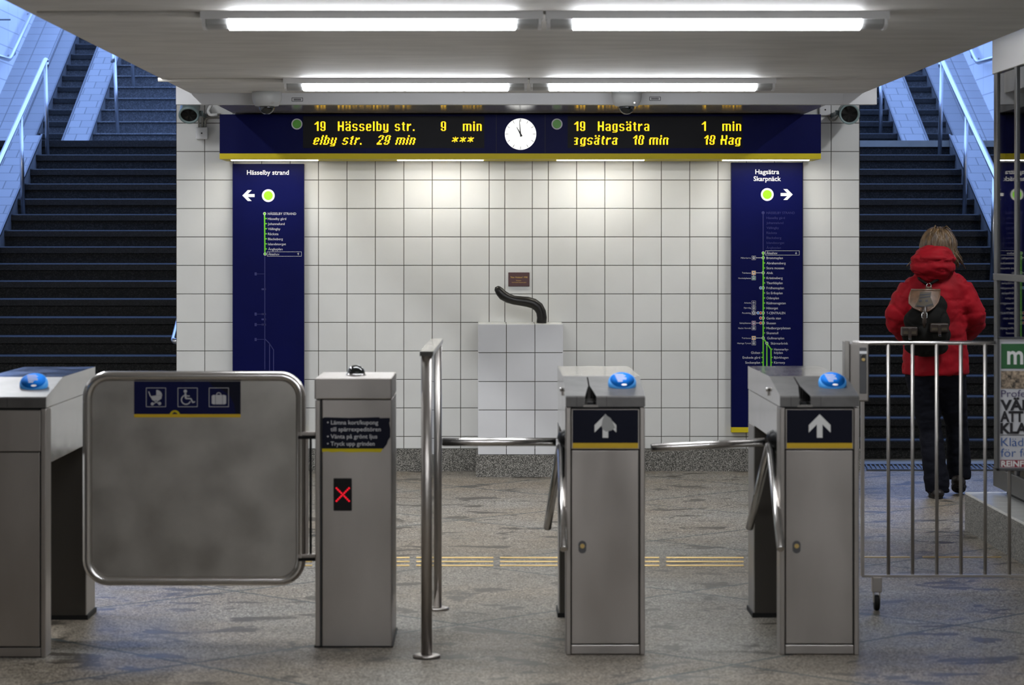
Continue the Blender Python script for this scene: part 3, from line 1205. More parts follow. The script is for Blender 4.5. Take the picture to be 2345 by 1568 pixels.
display(694, 1109, [('19', 720, 299.7, None), ('Hässelby', 773.7, 299.7, None), ('str.', 904.3, 299.7, None), ('9', 1009.7, 299.7, None), ('min', 1060, 299.7, None),
                    ('elby', 718.5, 331.2, 'it'), ('str.', 785, 331.2, 'it'), ('29', 864.5, 331.2, 'it'), ('min', 907, 331.2, 'it'), ('***', 1034.5, 331.2, 'it')])
display(1300, 1700, [('19', 1314.6, 299.7, None), ('Hagsätra', 1369, 299.7, None), ('1', 1606.7, 299.7, None), ('min', 1654, 299.7, None),
                     ('Agsätra', 1313, 331.2, 'slip'), ('10', 1447.7, 331.2, 'slip'), ('min', 1486.6, 331.2, 'slip'), ('19', 1610.7, 331.2, 'slip'), ('Hag', 1650, 331.2, 'slip')])
for px in (680, 1275.5):
    g = Flat(DY)
    g.lift = .0025
    g.mat('inkgrey').ring(px, 284, 9.9, 12.6)
    g.mat('dgreen').disc(px, 284, 10)
    g.build('line_disc', None, board)
cx, cy, cr = 1192, 307, 36
m = MB()
m.mat('clock').lathe([(cr / sD, 0), (cr / sD, .004)], (PX(cx, DY), DY, PZ(cy, DY)), (0, -1, 0), 48)
ck = m.build('clock', None, board)
g = Flat(DY)
g.lift = .0055
g.mat('inkdark')
for k in range(12):
    a = 2 * PI * k / 12
    r0, r1 = cr * .78, cr * .97
    g.line(cx + r0 * math.sin(a), cy - r0 * math.cos(a), cx + r1 * math.sin(a), cy - r1 * math.cos(a), 1.5 if k == 0 else 1.0)
g.build('hour_marks', None, ck)
for nm, a, l, w_ in (('hour_hand', -29, 19, 2.4), ('minute_hand', -5, 33, 1.7)):
    a = math.radians(a)
    g = Flat(DY)
    g.lift = .007 if nm == 'hour_hand' else .008
    g.mat('inkdark')
    sx, sy = math.sin(a), -math.cos(a)
    nx, ny = sy, -sx
    g.poly([(cx - sx * 6 + nx * w_ * .9, cy - sy * 6 + ny * w_ * .9), (cx + sx * l + nx * .4, cy + sy * l + ny * .4), (cx + sx * l - nx * .4, cy + sy * l - ny * .4), (cx - sx * 6 - nx * w_ * .9, cy - sy * 6 - ny * w_ * .9)])
    g.build(nm, None, ck)


# ================================================================== ROUTE MAPS
MY = 18.36


def arrow(g, x, y, d, L=14, hw=12.4, th=6.8, sl=9):
    """bold arrow with oblique barbs, tip towards direction d, centred on x, y (photo coordinates)"""
    dx, dy = d
    nx, ny = -dy, dx

    def q(a, b_):
        return (x + dx * a + nx * b_, y + dy * a + ny * b_)
    k = L - sl - th / 2
    h = th / 2
    g.poly([q(L, 0), q(L - hw, -hw), q(L - hw - sl, -hw), q(k, -h), q(-L, -h), q(-L, h), q(k, h), q(L - hw - sl, hw), q(L - hw, hw)])


def small_arrow(g, x, y, d):
    g.line(x, y + 2.4, x, y - 2.4, 1.3)
    g.poly([(x, y + d * 3.2), (x - 2.6, y + d * .3), (x + 2.6, y + d * .3)])


def route_map(px0, px1, py0, label):
    x0, x1 = PX(px0, MY), PX(px1, MY)
    root = thing('route_map', ((x0 + x1) / 2, MY, PZ(990, MY)), label, 'route map', 'blue route maps on the tiled wall')
    MB().box(x0, x1, MY, WY - .007, PZ(978, MY), PZ(py0, MY), .0015).build('board', 'blue', root)
    MB().box(x0, x1, MY, WY - .007, PZ(990, MY), PZ(978, MY), .0015).build('yellow_edge', 'yellow', root)
    return root


def station(root, key, *a, **k):
    g = Flat(MY)
    g.lift = .001
    g.mat(key).text(*a, **k)
    g.build('station_name', None, root)


def big_disc(g, x, y):
    g.mat('ink').ring(x, y, 10.3, 14.6)
    g.mat('lime').disc(x, y, 10.4)


def dot(g, x, y, k, r=3.6):
    g.lift += .0002
    g.mat('inkgrey').disc(x, y, r, 16)
    g.lift += .0002
    g.mat(k).disc(x, y, r * .68, 16)
    g.lift -= .0004


left = route_map(532.5, 696, 375, 'tall dark blue route map with a left arrow, at the left of the tiled wall')
g = Flat(MY)
g.lift = .001
g.mat('ink').text('Hässelby strand', 613.5, 399.8, 10.2, .012, align='c', fit=96)
g.build('heading', None, left)
g = Flat(MY)
g.lift = .001
arrow(g.mat('ink'), 569, 447.6, (-1, 0))
g.build('arrow', None, left)
g = Flat(MY)
g.lift = .001
big_disc(g, 614.4, 447.8)
g.build('line_disc', None, left)
names = ['HÄSSELBY STRAND', 'Hässelby gård', 'Johannelund', 'Vällingby', 'Råcksta', 'Blackeberg', 'Islandstorget', 'Ångbyplan', 'Åkeshov']
fits = [65, 42, 38.5, 28.5, 24, 34, 41, 33, 25.5]
g = Flat(MY)
g.lift = .001
g.mat('green').poly([(604.4, 489), (607.3, 489), (608.2, 581), (605.3, 581)])
for k in range(9):
    y = 489 + 92.5 * k / 8
    if 0 < k < 8:
        g.mat('green').rect(607, y - 1.6, 611.2, y + 1.2)
    else:
        dot(g, 606 + k * .12, y, 'green')
g.mat('ghost').rect(605.6, 586, 607.4, 846)
g.rect(616.3, 786, 618.3, 900)
g.rect(625.5, 800, 627.5, 900)
g.line(607, 776, 617, 786, 2)
g.line(617, 786, 626.5, 801, 2)
for y in (662, 719, 731, 743):
    g.rect(599, y - 2, 609, y + 2)
for y in (627, 719, 743, 777):
    g.rect(588, y - .5, 605, y + .5)
    g.rect(583, y - 3.5, 588, y + 3.5)
g.build('route_line', None, left)
g = Flat(MY)
g.lift = .001
for k, (nm, ft) in enumerate(zip(names, fits)):
    y = 489 + 92.5 * k / 8
    station(left, 'inkgrey', nm, 613.2 + k * .12, y + 2.9, 5.3, .004, fit=ft)
g.mat('inkgrey')
g.frame(612, 576.3, 690.5, 586.7, .8)
small_arrow(g, 683, 581.5, -1)
g.build('stop_box', None, left)

right = route_map(1675, 1838, 372, 'tall dark blue route map with a right arrow, at the right of the tiled wall')
g = Flat(MY)
g.lift = .001
g.mat('ink').text('Hagsätra', 1757, 398.4, 10.4, .012, align='c', fit=54.5)
g.build('heading', None, right)
g = Flat(MY)
g.lift = .001
g.mat('ink').text('Skarpnäck', 1757, 414.2, 10.4, .012, align='c', fit=62.5)
g.build('heading', None, right)
g = Flat(MY)
g.lift = .001
arrow(g.mat('ink'), 1801.5, 445.3, (1, 0), 13.8)
g.build('arrow', None, right)
g = Flat(MY)
g.lift = .001
big_disc(g, 1757, 445.3)
g.build('line_disc', None, right)
st = [('Åkeshov', 579, 25), ('Brommaplan', 590.2, 37.5), ('Abrahamsberg', 602, 44), ('Stora mossen', 613.3, 40), ('Alvik', 624.5, 15), ('Kristineberg', 636, 37),
      ('Thorildsplan', 647.5, 37), ('Fridhemsplan', 659, 40), ('S:t Eriksplan', 670.5, 37), ('Odenplan', 682, 28.5), ('Rådmansgatan', 693.5, 44), ('Hötorget', 705, 26.5),
      ('T-CENTRALEN', 716.3, 43), ('Gamla stan', 728, 33), ('Slussen', 739.3, 21.5), ('Medborgarplatsen', 750.7, 55), ('Skanstull', 762, 27)]
g = Flat(MY)
g.lift = .001
n2 = Flat(MY)
n2.lift = .001
n2.mat('inkgrey')
g.mat('ghost').rect(1746.7, 487, 1748.4, 576)
g.disc(1747.6, 487, 3.6, 16)
g.mat('green').rect(1746.2, 579, 1749.2, 930)
g.line(1747.6, 773.7, 1756, 785.7, 2.8)
g.line(1756, 785.7, 1765.6, 799.5, 2.8)
g.rect(1754.7, 785.7, 1757.5, 930)
g.rect(1764.2, 799.3, 1767, 930)
for nm, y, ft in st:
    station(right, 'inkgrey', nm, 1755.2, y + 2.9, 5.3, .004, fit=ft)
    if nm in ('Åkeshov', 'Brommaplan', 'Alvik', 'Fridhemsplan', 'T-CENTRALEN', 'Gamla stan', 'Slussen'):
        dot(g, 1747.7, y, 'green')
    else:
        g.mat('green').rect(1748.5, y - 1.3, 1752, y + 1.5)
dot(g, 1747.7, 773.7, 'green')
dot(g, 1756, 785.7, 'green')
for x, y, k in ((1742, 659, 'lblue'), (1736, 716.3, 'lblue'), (1741.9, 716.3, 'red'), (1741.9, 728, 'red'), (1741.9, 739.3, 'red')):
    dot(g, x, y, k)
for y in (807, 818, 829.5):
    g.mat('green').rect(1743.7, y - 1.3, 1747, y + 1.5)
for y in (799.3, 818, 829.5):
    g.mat('green').rect(1766, y - 1.3, 1769.2, y + 1.5)
for y, x1 in ((590.2, 1744.5), (624.5, 1744.5), (716.3, 1733), (739.3, 1738.5), (773.7, 1744.5)):
    g.mat('inkgrey').line(1730.5, y, x1, y, 1.3)
for y0, y1 in ((629, 632), (697.5, 700), (709.5, 711.5), (744, 746.5), (778.5, 781)):
    g.line(1726, y0, 1726, y1, 1.2)
for nm, x, y, ft in (('Gullmarsplan', 1756.7, 773.7, 39), ('Skärmarbrink', 1765, 785.7, 39.5), ('Hammarby-', 1772.5, 799.3, 33.5), ('höjden', 1772.5, 807, 20), ('Björkhagen', 1772.5, 818, 33), ('Kärrtorp', 1772.5, 829.5, 25)):
    station(right, 'inkgrey', nm, x, y + 2.9, 5.2, .004, fit=ft)
for nm, y, ft in (('Globen', 807, 21), ('Enskede gård', 818, 40), ('Sockenplan', 829.5, 34)):
    station(right, 'inkgrey', nm, 1740.7, y + 2.9, 5.2, .004, align='r', fit=ft)
for nm, y, ft in (('Mälaröarna', 590.2, 23), ('Tvärbanan', 624.5, 20.5), ('Nockebybanan', 636.5, 29), ('Arlanda', 693, 15.5), ('Fjärrtåg', 704.5, 16), ('Pendeltåg', 716.3, 20), ('Saltsjöbanan', 739.3, 26),
                  ('Nacka Värmdö', 751, 29), ('Tvärbanan', 773.7, 21), ('Haninge Tyresö', 785.5, 31)):
    station(right, 'inkgrey', nm, 1719.6, y + 1.9, 3.4, .0, align='r', fit=ft)
n2.frame(1753, 574, 1830.5, 584, .8)
small_arrow(n2, 1823, 579, 1)
for k, (nm, ft) in enumerate(zip(names[:8], fits)):
    station(right, 'ghost', nm, 1755.2, 487 + 11.4 * k + 2.9, 5.3, .0, fit=ft)
g.build('route_line', None, right)
n2.build('stop_box', None, right)
g = Flat(MY)
g.lift = .001
for y, k in ((590.2, None), (624.5, 'orange'), (636.5, 'teal'), (693, None), (704.5, None), (716.3, None), (739.3, 'purple'), (751, None), (773.7, 'orange'), (785.5, None)):
    if k:
        g.mat(k).rect(1721.4, y - 4.6, 1730.6, y + 4.6)
    g.lift += .0002
    g.mat('inkgrey').frame(1721.6, y - 4.4, 1730.4, y + 4.4, .6)
    if y == 693:
        g.line(1726, y - 3.2, 1726, y + 3.2, 1.1)
        g.line(1722.8, y + .8, 1726, y - .8, 1.1)
        g.line(1729.2, y + .8, 1726, y - .8, 1.1)
    elif y == 716.3:
        g.ring(1726, y, 1.5, 3.4, 16)
    else:
        g.poly([(1723.6, y + 2.6), (1723.6, y - 1.4), (1724.4, y - 3), (1727.6, y - 3), (1728.4, y - 1.4), (1728.4, y + 2.6)])
        g.lift += .0002
        g.mat('inkdark').rect(1724.6, y - 1.6, 1727.4, y + .2)
        g.mat('inkgrey')
        g.lift -= .0002
    g.lift -= .0002
g.build('transfer_symbols', None, right)


# ================================================================== TICKET BARRIERS
TW = .307


def turnstile(x0, yf, label, head_z=.82, sign=True, split=None, scraped=False, lock=True, slot=True):
    x1 = x0 + TW
    yb = yf + 1.26
    s = F / yf
    root = thing('turnstile', (x0 + TW / 2, yf, 0), label, 'turnstile', 'steel ticket turnstiles')

    def zpx(py):
        return PZ(py, yf)
    lip0, lip1, zt = .965, 1.006, 1.064
    # front column: side posts, top rail and plinth around recessed panels
    b = MB()
    b.box(x0, x0 + .019, yf, yf + .12, 0, lip0 - .004, .003)
    b.box(x1 - .019, x1, yf, yf + .12, 0, lip0 - .004, .003)
    b.build('front_column', 'steel', root)
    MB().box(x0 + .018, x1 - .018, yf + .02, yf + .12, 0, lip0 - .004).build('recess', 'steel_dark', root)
    MB().box(x0 + .021, x1 - .021, yf + .002, yf + .03, 0.003, .038, .002).build('plinth_panel', 'steel', root)
    zs = zpx(1030)
    ztop = lip0 - .01
    if split:
        zs = zpx(split)
    door = MB().box(x0 + .0225, x1 - .0245, yf + .001, yf + .03, .043, zs - .002, .002).build('door', 'steel', root)
    MB().box(x0 + .021, x1 - .021, yf + .001, yf + .03, zs + .003, ztop, .002).build('upper_panel', 'steel', root)
    if lock:
        lx, lz = x0 + .064, zpx(1252)
        m = MB()
        n = 20
        pr = []
        for k in range(n):
            a = 2 * PI * k / n
            pr.append((lx + .0155 * math.cos(a), lz + .0155 * math.sin(a) + (.009 if math.sin(a) >= 0 else -.009)))
        m.prism_y(pr, yf - .003, yf + .002)
        lk = m.build('lock', 'alu', door)
        MB().cyl((lx, yf - .002, lz + .004), (lx, yf - .006, lz + .004), .009, 14).build('key_cylinder', 'brass', door)
    if sign:
        pa, pb = x0 + .026, x1 - .026
        plate = MB().box(pa, pb, yf - .0015, yf + .002, zpx(1014), zpx(938)).build('direction_sign', 'navy', root)
        MB().box(pa, pb, yf - .0016, yf + .002, zpx(1026), zpx(1014)).build('yellow_edge', 'gold', root)
        g = Flat(yf)
        g.lift = .0024
        cx = VX + (x0 + TW / 2) * s
        g.mat('ink')
        arrow(g, cx, 975, (0, -1), 27, 25, 13, 17)
        if scraped:
            g.lift = .0028
            g.mat('lightgrey').poly([(cx - 2, 948), (cx + 12, 957), (cx + 17, 967), (cx + 22, 979), (cx + 14, 985), (cx + 2, 988), (cx - 5, 984), (cx - 9, 976), (cx - 7, 962)])
        g.build('arrow', None, plate)
    # head
    MB().box(x0 + .001, x1 - .001, yf + .10, yb, head_z, lip0 - .003, .002).build('head', 'steel_pol', root)
    lid = MB().prism_x([(yf - .002, lip0), (yf - .002, lip1 - .0045), (yf + .003, lip1 + .0008), (yf + .39, zt), (yb, zt), (yb, lip0)], x0 - .001, x1 + .001)
    if slot:
        cxs = x0 + .097
        cut = MB()
        pts_f = [(cxs - .025, lip0 + .005), (cxs + .023, lip0 + .005), (cxs + .021, 1.1), (cxs - .023, 1.1)]
        vs = [(a, yf - .02, z) for a, z in pts_f] + [(cxs + (a - cxs) * .18, yf + .19, z) for a, z in pts_f]
        n = 4
        fs = [tuple(range(n)), tuple(range(2 * n - 1, n - 1, -1))] + [(i, i + n, (i + 1) % n + n, (i + 1) % n) for i in range(n)]
        cut.add(vs, fs, False)
        cut2 = MB().box(cxs - .003, cxs + .003, yf + .10, yf + .37, .985, 1.1)
        lid2 = boolean_cut(boolean_cut(lid, cut), cut2)
        L_ = lid2.build('lid', 'steel_pol', root)
        MB().box(cxs - .030, cxs + .028, yf - .004, yf + .03, lip0 - .001, lip0 + .006).build('slot_lip', 'chrome', root)
        MB().box(cxs - .012, cxs + .012, yf + .05, yf + .09, lip0 + .003, lip0 + .014).build('card_slot', 'black', root)
    else:
        L_ = lid.build('lid', 'steel_pol', root)
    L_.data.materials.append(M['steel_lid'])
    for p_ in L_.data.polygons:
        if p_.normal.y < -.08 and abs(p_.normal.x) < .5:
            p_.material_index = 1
    for q in (.042, .158):
        MB().box(x0 + q - .0008, x0 + q + .0008, yf - .003, yf - .001, lip0 + .001, lip1 - .002).build('lid_seam', 'steel_dark', root)
    # contactless reader: tilted blue puck
    rc = Vector((x1 - .079, yf + .185, 1.050))
    ax = Vector((0, -math.sin(math.radians(35)), math.cos(math.radians(35))))
    rr = .056
    rd = MB().lathe([(.044, -.03), (rr * .95, -.02), (rr, -.008), (rr * .99, .002), (rr * .93, .010), (rr * .84, .0125)], rc, ax, 36).build('card_reader', 'reader', root)
    f_ = MB()
    f_.lathe([(0, .0135), (rr * .86, .0128)], rc, ax, 36)
    f_.build('reader_face', 'readerface', rd)
    t = MB().mat('ink')
    u, v = Vector((1, 0, 0)), ax.cross(Vector((1, 0, 0)))
    if v.z < 0:
        v = -v
    rnd = random.Random(3)
    for k in range(7):
        yy = .033 - k * .0075
        xa, xb = -.030 + k * .002, -.008 + rnd.uniform(.008, .034)
        c0 = rc + ax * .0142
        t.add([c0 + u * xa + v * (yy - .0016), c0 + u * xb + v * (yy - .0016), c0 + u * xb + v * (yy + .0016), c0 + u * xa + v * (yy + .0016)], [(0, 1, 2, 3)], False)
    c0 = rc + ax * .0142
    t.add([c0 + u * (.011 * math.cos(a) + .006) + v * (.006 * math.sin(a) - .033) for a in [2 * PI * k / 16 for k in range(16)]], [tuple(range(16))], False)
    t.build('reader_print', None, rd)
    # side screws on the head
    MB().tube([(x0 - .001, yf + .40, 1.01), (x0 - .013, yf + .40, 1.01)], .0085, 12).build('knob', 'chrome', root)
    MB().box(x0 - .007, x0 + .001, yf + .396, yf + .404, .985, 1.01).build('knob_plate', 'steel', root)
    # back column
    m = MB()
    m.box(x0, x1, yb - .24, yb, 0, head_z, .003)
    m.build('back_column', 'steel_panel', root)
    MB().box(x0 + .004, x1 - .004, yb - .243, yb - .239, .02, head_z).build('inner_shade_panel', 'inner', root)  # dark sheet on the column face, shade of the opening put into its colour
    MB().box(x0 - .006, x1 + .006, yb - .245, yb + .006, 0, .02).build('back_foot', 'rubber', root)
    # tripod of three arms on the passage side
    hx, hy, hz = x0 - .012, yf + .26, .808
    hub = MB()
    hub.lathe([(.02, -.03), (.05, -.025), (.058, .01), (.045, .03), (.02, .035)], (hx + .035, hy, hz), (-1, 0, -.75), 8)
    hub.build('tripod_hub', 'black', root)
    tl = -.05 if not scraped else 0.0
    for d, L in (((-1, 0, tl), .455), ((0, -.72, -.70), .53), ((-.09, .66, -.72), .50)):
        d = Vector(d).normalized()
        a = Vector((hx, hy, hz)) + d * .02
        e = a + d * L
        MB().tube([a, e - d * .004, e], [.0165, .0165, .013], 16).build('tripod_arm', 'chrome', root)
    return root


turnstile(PX(1296, 10.19), 10.19, 'steel turnstile left of the other arrow turnstile, its white arrow sticker partly scraped grey', scraped=True)
turnstile(PX(1786.5, 10.19), 10.19, 'steel turnstile next to the barred gate, with a clean white arrow sticker')
turnstile(PX(105, 10.12) - TW, 10.12, 'steel turnstile at the left edge beside the swing gate, without arrow sticker', head_z=.745, sign=False, split=1035, lock=False, slot=False)

# ------------------------------------------------------------------ swing gate
GY = 10.55
sG = F / GY
gx0, gx1, gz0, gz1 = PX(201, GY), PX(689, GY), PZ(1329, GY), PZ(861, GY)
gate = thing('swing_gate', (gx1, GY, gz0), 'wide steel swing gate panel with pictogram sticker in a rounded tube frame', 'gate')
r = .085
cn = []
for cx, cz, a0 in ((gx1 - r, gz1 - r, 0), (gx0 + r, gz1 - r, 90), (gx0 + r, gz0 + r, 180), (gx1 - r, gz0 + r, 270)):
    for k in range(9):
        a = math.radians(a0 + 90 * k / 8)
        cn.append((cx + r * math.cos(a), GY, cz + r * math.sin(a)))
MB().tube(cn, .0205, 14, closed=True).build('frame', 'chrome', gate)
ins = .012
pr = []
r2 = r - ins
for cx, cz, a0 in ((gx1 - r, gz1 - r, 0), (gx0 + r, gz1 - r, 90), (gx0 + r, gz0 + r, 180), (gx1 - r, gz0 + r, 270)):
    for k in range(9):
        a = math.radians(a0 + 90 * k / 8)
        pr.append((cx + r2 * math.cos(a), cz + r2 * math.sin(a)))
MB().prism_y(pr, GY - .006, GY + .006).build('panel', 'steel_panel', gate)
# sticker with three pictograms
SYY = GY - .008
k_ = GY / SYY
stk = MB().box(PX(307, SYY), PX(551, SYY), SYY, SYY + .003, PZ(948, SYY), PZ(873, SYY)).build('pictogram_sticker', 'navyblue', gate)
MB().box(PX(307, SYY), PX(551, SYY), SYY - .0003, SYY + .003, PZ(955.5, SYY), PZ(948, SYY)).build('yellow_edge', 'gold', stk)
g = Flat(SYY)
g.lift = .0006
g.mat('navy').poly([(478, 873), (551, 873), (551, 948), (540, 948), (536, 925), (527, 908), (510, 893), (486, 884)])
g.lift = .0012
g.mat('inkgrey')
for x0_ in (335, 407.5, 479):
    g.frame(x0_, 888, x0_ + 44.5, 931, 1.1)
# pram
g.line(340.5, 896, 345, 908, 2.2)
g.poly([(344, 907), (358, 905), (371, 905), (369.5, 913), (361, 917), (349, 916)])
g.disc(358, 906, 13.5, 14, -PI / 2, 0)
g.poly([(358, 892.5), (371.5, 906), (358, 906)])
g.line(350, 915, 365, 925, 2)
g.line(366, 914, 351, 925, 2)
g.disc(349, 924.5, 3.6, 16)
g.disc(365.5, 923.5, 3.8, 16)
# wheelchair
g.disc(424.5, 895.5, 3.9, 18)
g.line(424.5, 900, 425.5, 912, 4.2)
g.line(425, 906, 434.5, 906.5, 2.2)
g.line(425, 912, 437, 912.5, 3)
g.line(437, 912, 441.5, 921.5, 3)
g.line(441, 921.5, 446.5, 919.5, 2.8)
g.ring(426, 915, 9.2, 11.6, 28, math.radians(20), math.radians(265))
# suitcase
g.rect(488.5, 904, 514.5, 925.5)
g.poly([(485, 906), (488.5, 904), (488.5, 925.5), (485, 923.5)])
g.poly([(518, 906), (514.5, 904), (514.5, 925.5), (518, 923.5)])
g.ring(501, 904, 4.2, 6, 16, PI, 2 * PI)
g.lift = .0016
g.mat('navyblue').line(493.5, 903, 493.5, 926, .7)
g.line(509.5, 903, 509.5, 926, .7)
g.mat('yellow').ring(400.5, 951, 7, 12, 16, PI, 2 * PI)
g.mat('steel_dark').poly([(394, 946), (400, 942), (406, 946)])
g.build('pictograms', None, stk)
# hinge between gate and post
PYF = 10.38
hxa, hxb = PX(694, GY), PX(722, PYF + .2)
for py in (995, 1274):
    z = PZ(py, GY)
    m = MB()
    m.box(hxa - .02, hxb + .02, GY - .02, GY + .02, z - .006, z + .012, .003)
    m.mat('black').box(hxa - .015, hxb + .02, GY - .022, GY + .018, z - .017, z - .006)
    m.mats.insert(0, M['steel_dark'])
    m2 = MB()
    m2.mat('steel').box(hxa - .02, hxb + .02, GY - .02, GY + .02, z - .004, z + .012, .003)
    m2.mat('black').box(hxa - .018, hxb + .02, GY - .022, GY + .02, z - .016, z - .004)
    m2.build('hinge_bracket', None, gate)
MB().box(PX(700, GY), PX(706, GY), GY - .012, GY + .012, PZ(1274, GY), PZ(995, GY)).build('hinge_bar', 'steel', gate)
MB().box(PX(709, GY), PX(714, GY), GY - .012, GY + .012, PZ(1274, GY), PZ(995, GY)).build('hinge_rod', 'black', gate)

# ------------------------------------------------------------------ gate post with red cross
px0, px1 = PX(722, PYF), PX(897, PYF)
post = thing('gate_post', ((px0 + px1) / 2, PYF, 0), 'square steel gate post with torn instruction sticker and red cross light', 'gate post')
zc = PZ(914, PYF)
b = MB()
b.box(px0, px0 + .019, PYF, PYF + .5, 0, zc - .003, .003)
b.box(px0 + .027, px1, PYF, PYF + .5, 0, zc - .003, .003)
b.mat('steel_dark').box(px0 + .017, px0 + .03, PYF + .012, PYF + .49, 0, zc - .004)
b.mats = [M['steel'], M['steel_dark']]
n_d = 6
b.mi = [0] * (len(b.f) - n_d) + [1] * n_d
b.build('body', None, post)
MB().box(px0 - .003, PX(895.5, PYF) + .003, PYF - .004, PYF + .51, zc, PZ(866, PYF), .005).build('cap', 'steel', post)
dm = Vector((PX(815.5, 10.62), 10.62, PZ(866, PYF)))
MB().lathe([(.041, 0), (.041, .006), (.036, .008)], dm).build('dome_ring', 'steel_pol', post)
MB().lathe([(.036 * math.cos(t), .008 + .034 * math.sin(t)) for t in [PI / 2 * i / 8 for i in range(9)]], dm).build('dome', 'blackgloss', post)
MB().cyl((PX(808, PYF), PYF + .002, PZ(944, PYF)), (PX(808, PYF), PYF - .006, PZ(944, PYF)), .007, 12).build('screw', 'steel', post)
g = Flat(PYF)
g.lift = .0015
g.mat('navy').poly([(738, 957), (744, 955), (800, 956.5), (868, 955), (870, 957), (893, 956.5), (893, 964), (891.5, 968), (894, 982), (894, 1000), (889, 1008), (886, 1017), (878, 1027), (737.5, 1027)])
g.mat('yellow').poly([(737.5, 1027), (877, 1027), (872, 1035.5), (840, 1034.5), (800, 1035.5), (780, 1034), (760, 1035.5), (750, 1033.5), (738, 1035)])
stk = g.build('instruction_sticker', None, post)
g = Flat(PYF)
g.lift = .0022
g.mat('inkgrey')
for t, x, y, ft in (('• Lämna kort/kupong', 749, 971.5, 117), ('till spärrexpeditören', 757, 987, 115), ('• Vänta på grönt ljus', 749, 1003.5, 115), ('• Tryck upp grinden', 749, 1020, 109)):
    g.text(t, x, y, 9.2, .012, fit=ft)
g.build('lettering', None, stk)
win = MB().box(PX(763, PYF), PX(806.5, PYF), PYF - .002, PYF + .01, PZ(1170, PYF), PZ(1094, PYF), .0045).build('light_window', 'black', post)
m = MB()
for k in range(-4, 5):
    for sx in (1, -1):
        if k == 0 and sx < 0:
            continue
        m.ell((PX(785, PYF) + k * .0062 * sx, PYF - .003, PZ(1132, PYF) + k * .0063), (.0035, .003, .0035), 10, 6)
m.build('red_cross', 'redled', win)
MB().box(px0 - .004, px1 + .006, PYF - .003, PYF + .506, 0, .006).build('foot', 'rubber', post)

# ------------------------------------------------------------------ glazed railing
ra, rb = Vector((PX(977, 10.13), 10.13, 0)), Vector((PX(1000.5, 11.45), 11.45, 0))
rail = thing('glass_railing', ra, 'steel railing with glass pane standing between gate post and turnstile', 'railing')
for p, nm in ((ra, 'post'), (rb, 'post')):
    MB().tube([p + Vector((0, 0, .012)), p + Vector((0, 0, 1.165))], .0215, 18).build('post', 'steel', rail)
    MB().lathe([(.053, 0), (.053, .008), (.046, .012), (.02, .012)], p).build('floor_flange', 'steel', rail)
d = (rb - ra).normalized()
n = Vector((-d.y, d.x, 0))
m = MB()
p0, p1 = ra - d * .02, rb + d * .02
for z0, z1, hw in ((1.165, 1.183, .026),):
    m.add([p0 + n * hw + Vector((0, 0, z0)), p0 - n * hw + Vector((0, 0, z0)), p1 - n * hw + Vector((0, 0, z0)), p1 + n * hw + Vector((0, 0, z0)),
           p0 + n * hw + Vector((0, 0, z1)), p0 - n * hw + Vector((0, 0, z1)), p1 - n * hw + Vector((0, 0, z1)), p1 + n * hw + Vector((0, 0, z1))],
          [(0, 1, 2, 3), (4, 7, 6, 5), (0, 4, 5, 1), (1, 5, 6, 2), (2, 6, 7, 3), (3, 7, 4, 0)], False)
m.build('top_cap', 'steel_pol', rail)
m = MB()
q0, q1, hw = ra + d * .03, rb - d * .03, .004
m.add([q0 + n * hw + Vector((0, 0, .10)), q0 - n * hw + Vector((0, 0, .10)), q1 - n * hw + Vector((0, 0, .10)), q1 + n * hw + Vector((0, 0, .10)),
       q0 + n * hw + Vector((0, 0, 1.16)), q0 - n * hw + Vector((0, 0, 1.16)), q1 - n * hw + Vector((0, 0, 1.16)), q1 + n * hw + Vector((0, 0, 1.16))],
      [(0, 1, 2, 3), (4, 7, 6, 5), (0, 4, 5, 1), (1, 5, 6, 2), (2, 6, 7, 3), (3, 7, 4, 0)], False)
m.build('glass_pane', 'glass', rail)

# ------------------------------------------------------------------ barred gate on a castor
BGY = 11.43
bg_ = thing('barred_gate', (PX(1975, BGY), BGY, 0), 'steel gate of vertical bars with castor wheel and lock box, right of the turnstiles', 'gate')
bx0, bx1 = PX(1975, BGY), 2.6
zt, zb = PZ(785, BGY), PZ(1318, BGY)
MB().tube([(PX(1952, BGY), BGY, zt), (bx1, BGY, zt)], .0085, 12).build('top_rail', 'chrome', bg_)
MB().box(bx0 - .003, bx1, BGY - .009, BGY + .009, zb - .006, zb + .006, .002).build('bottom_rail', 'steel', bg_)
MB().box(bx0 - .007, bx0 + .007, BGY - .012, BGY + .012, zb, zt).build('stile', 'steel', bg_)
MB().box(bx1 - .008, bx1 + .008, BGY - .012, BGY + .012, 0, zt).build('stile', 'steel', bg_)
k = 0
x = PX(2034.5, BGY)
while x < bx1 - .03:
    MB().tube([(x, BGY, zb), (x, BGY, zt)], .0078, 10).build('bar', 'bar', bg_)
    x += 55.4 * BGY / F
lb = MB()
lb.box(PX(1943, BGY), PX(1988, BGY), BGY - .03, BGY + .03, PZ(918, BGY), PZ(786, BGY), .006)
lock = lb.build('lock_box', 'steel', bg_)
MB().box(PX(1931, BGY), PX(1943, BGY), BGY - .04, BGY + .03, PZ(918, BGY), PZ(780, BGY), .003).build('striker_plate', 'steel_panel', lock)
MB().box(PX(1966, BGY), PX(1982, BGY), BGY - .034, BGY - .028, PZ(900, BGY), PZ(795, BGY), .002).build('lock_plate', 'alu', lock)
MB().box(PX(1966, BGY), PX(1982, BGY), BGY - .036, BGY - .03, PZ(809, BGY), PZ(803, BGY)).build('lock_label', 'white', lock)
MB().cyl((PX(1974, BGY), BGY - .03, PZ(815, BGY)), (PX(1974, BGY), BGY - .045, PZ(815, BGY)), .009, 14).build('key_cylinder', 'steel_pol', lock)
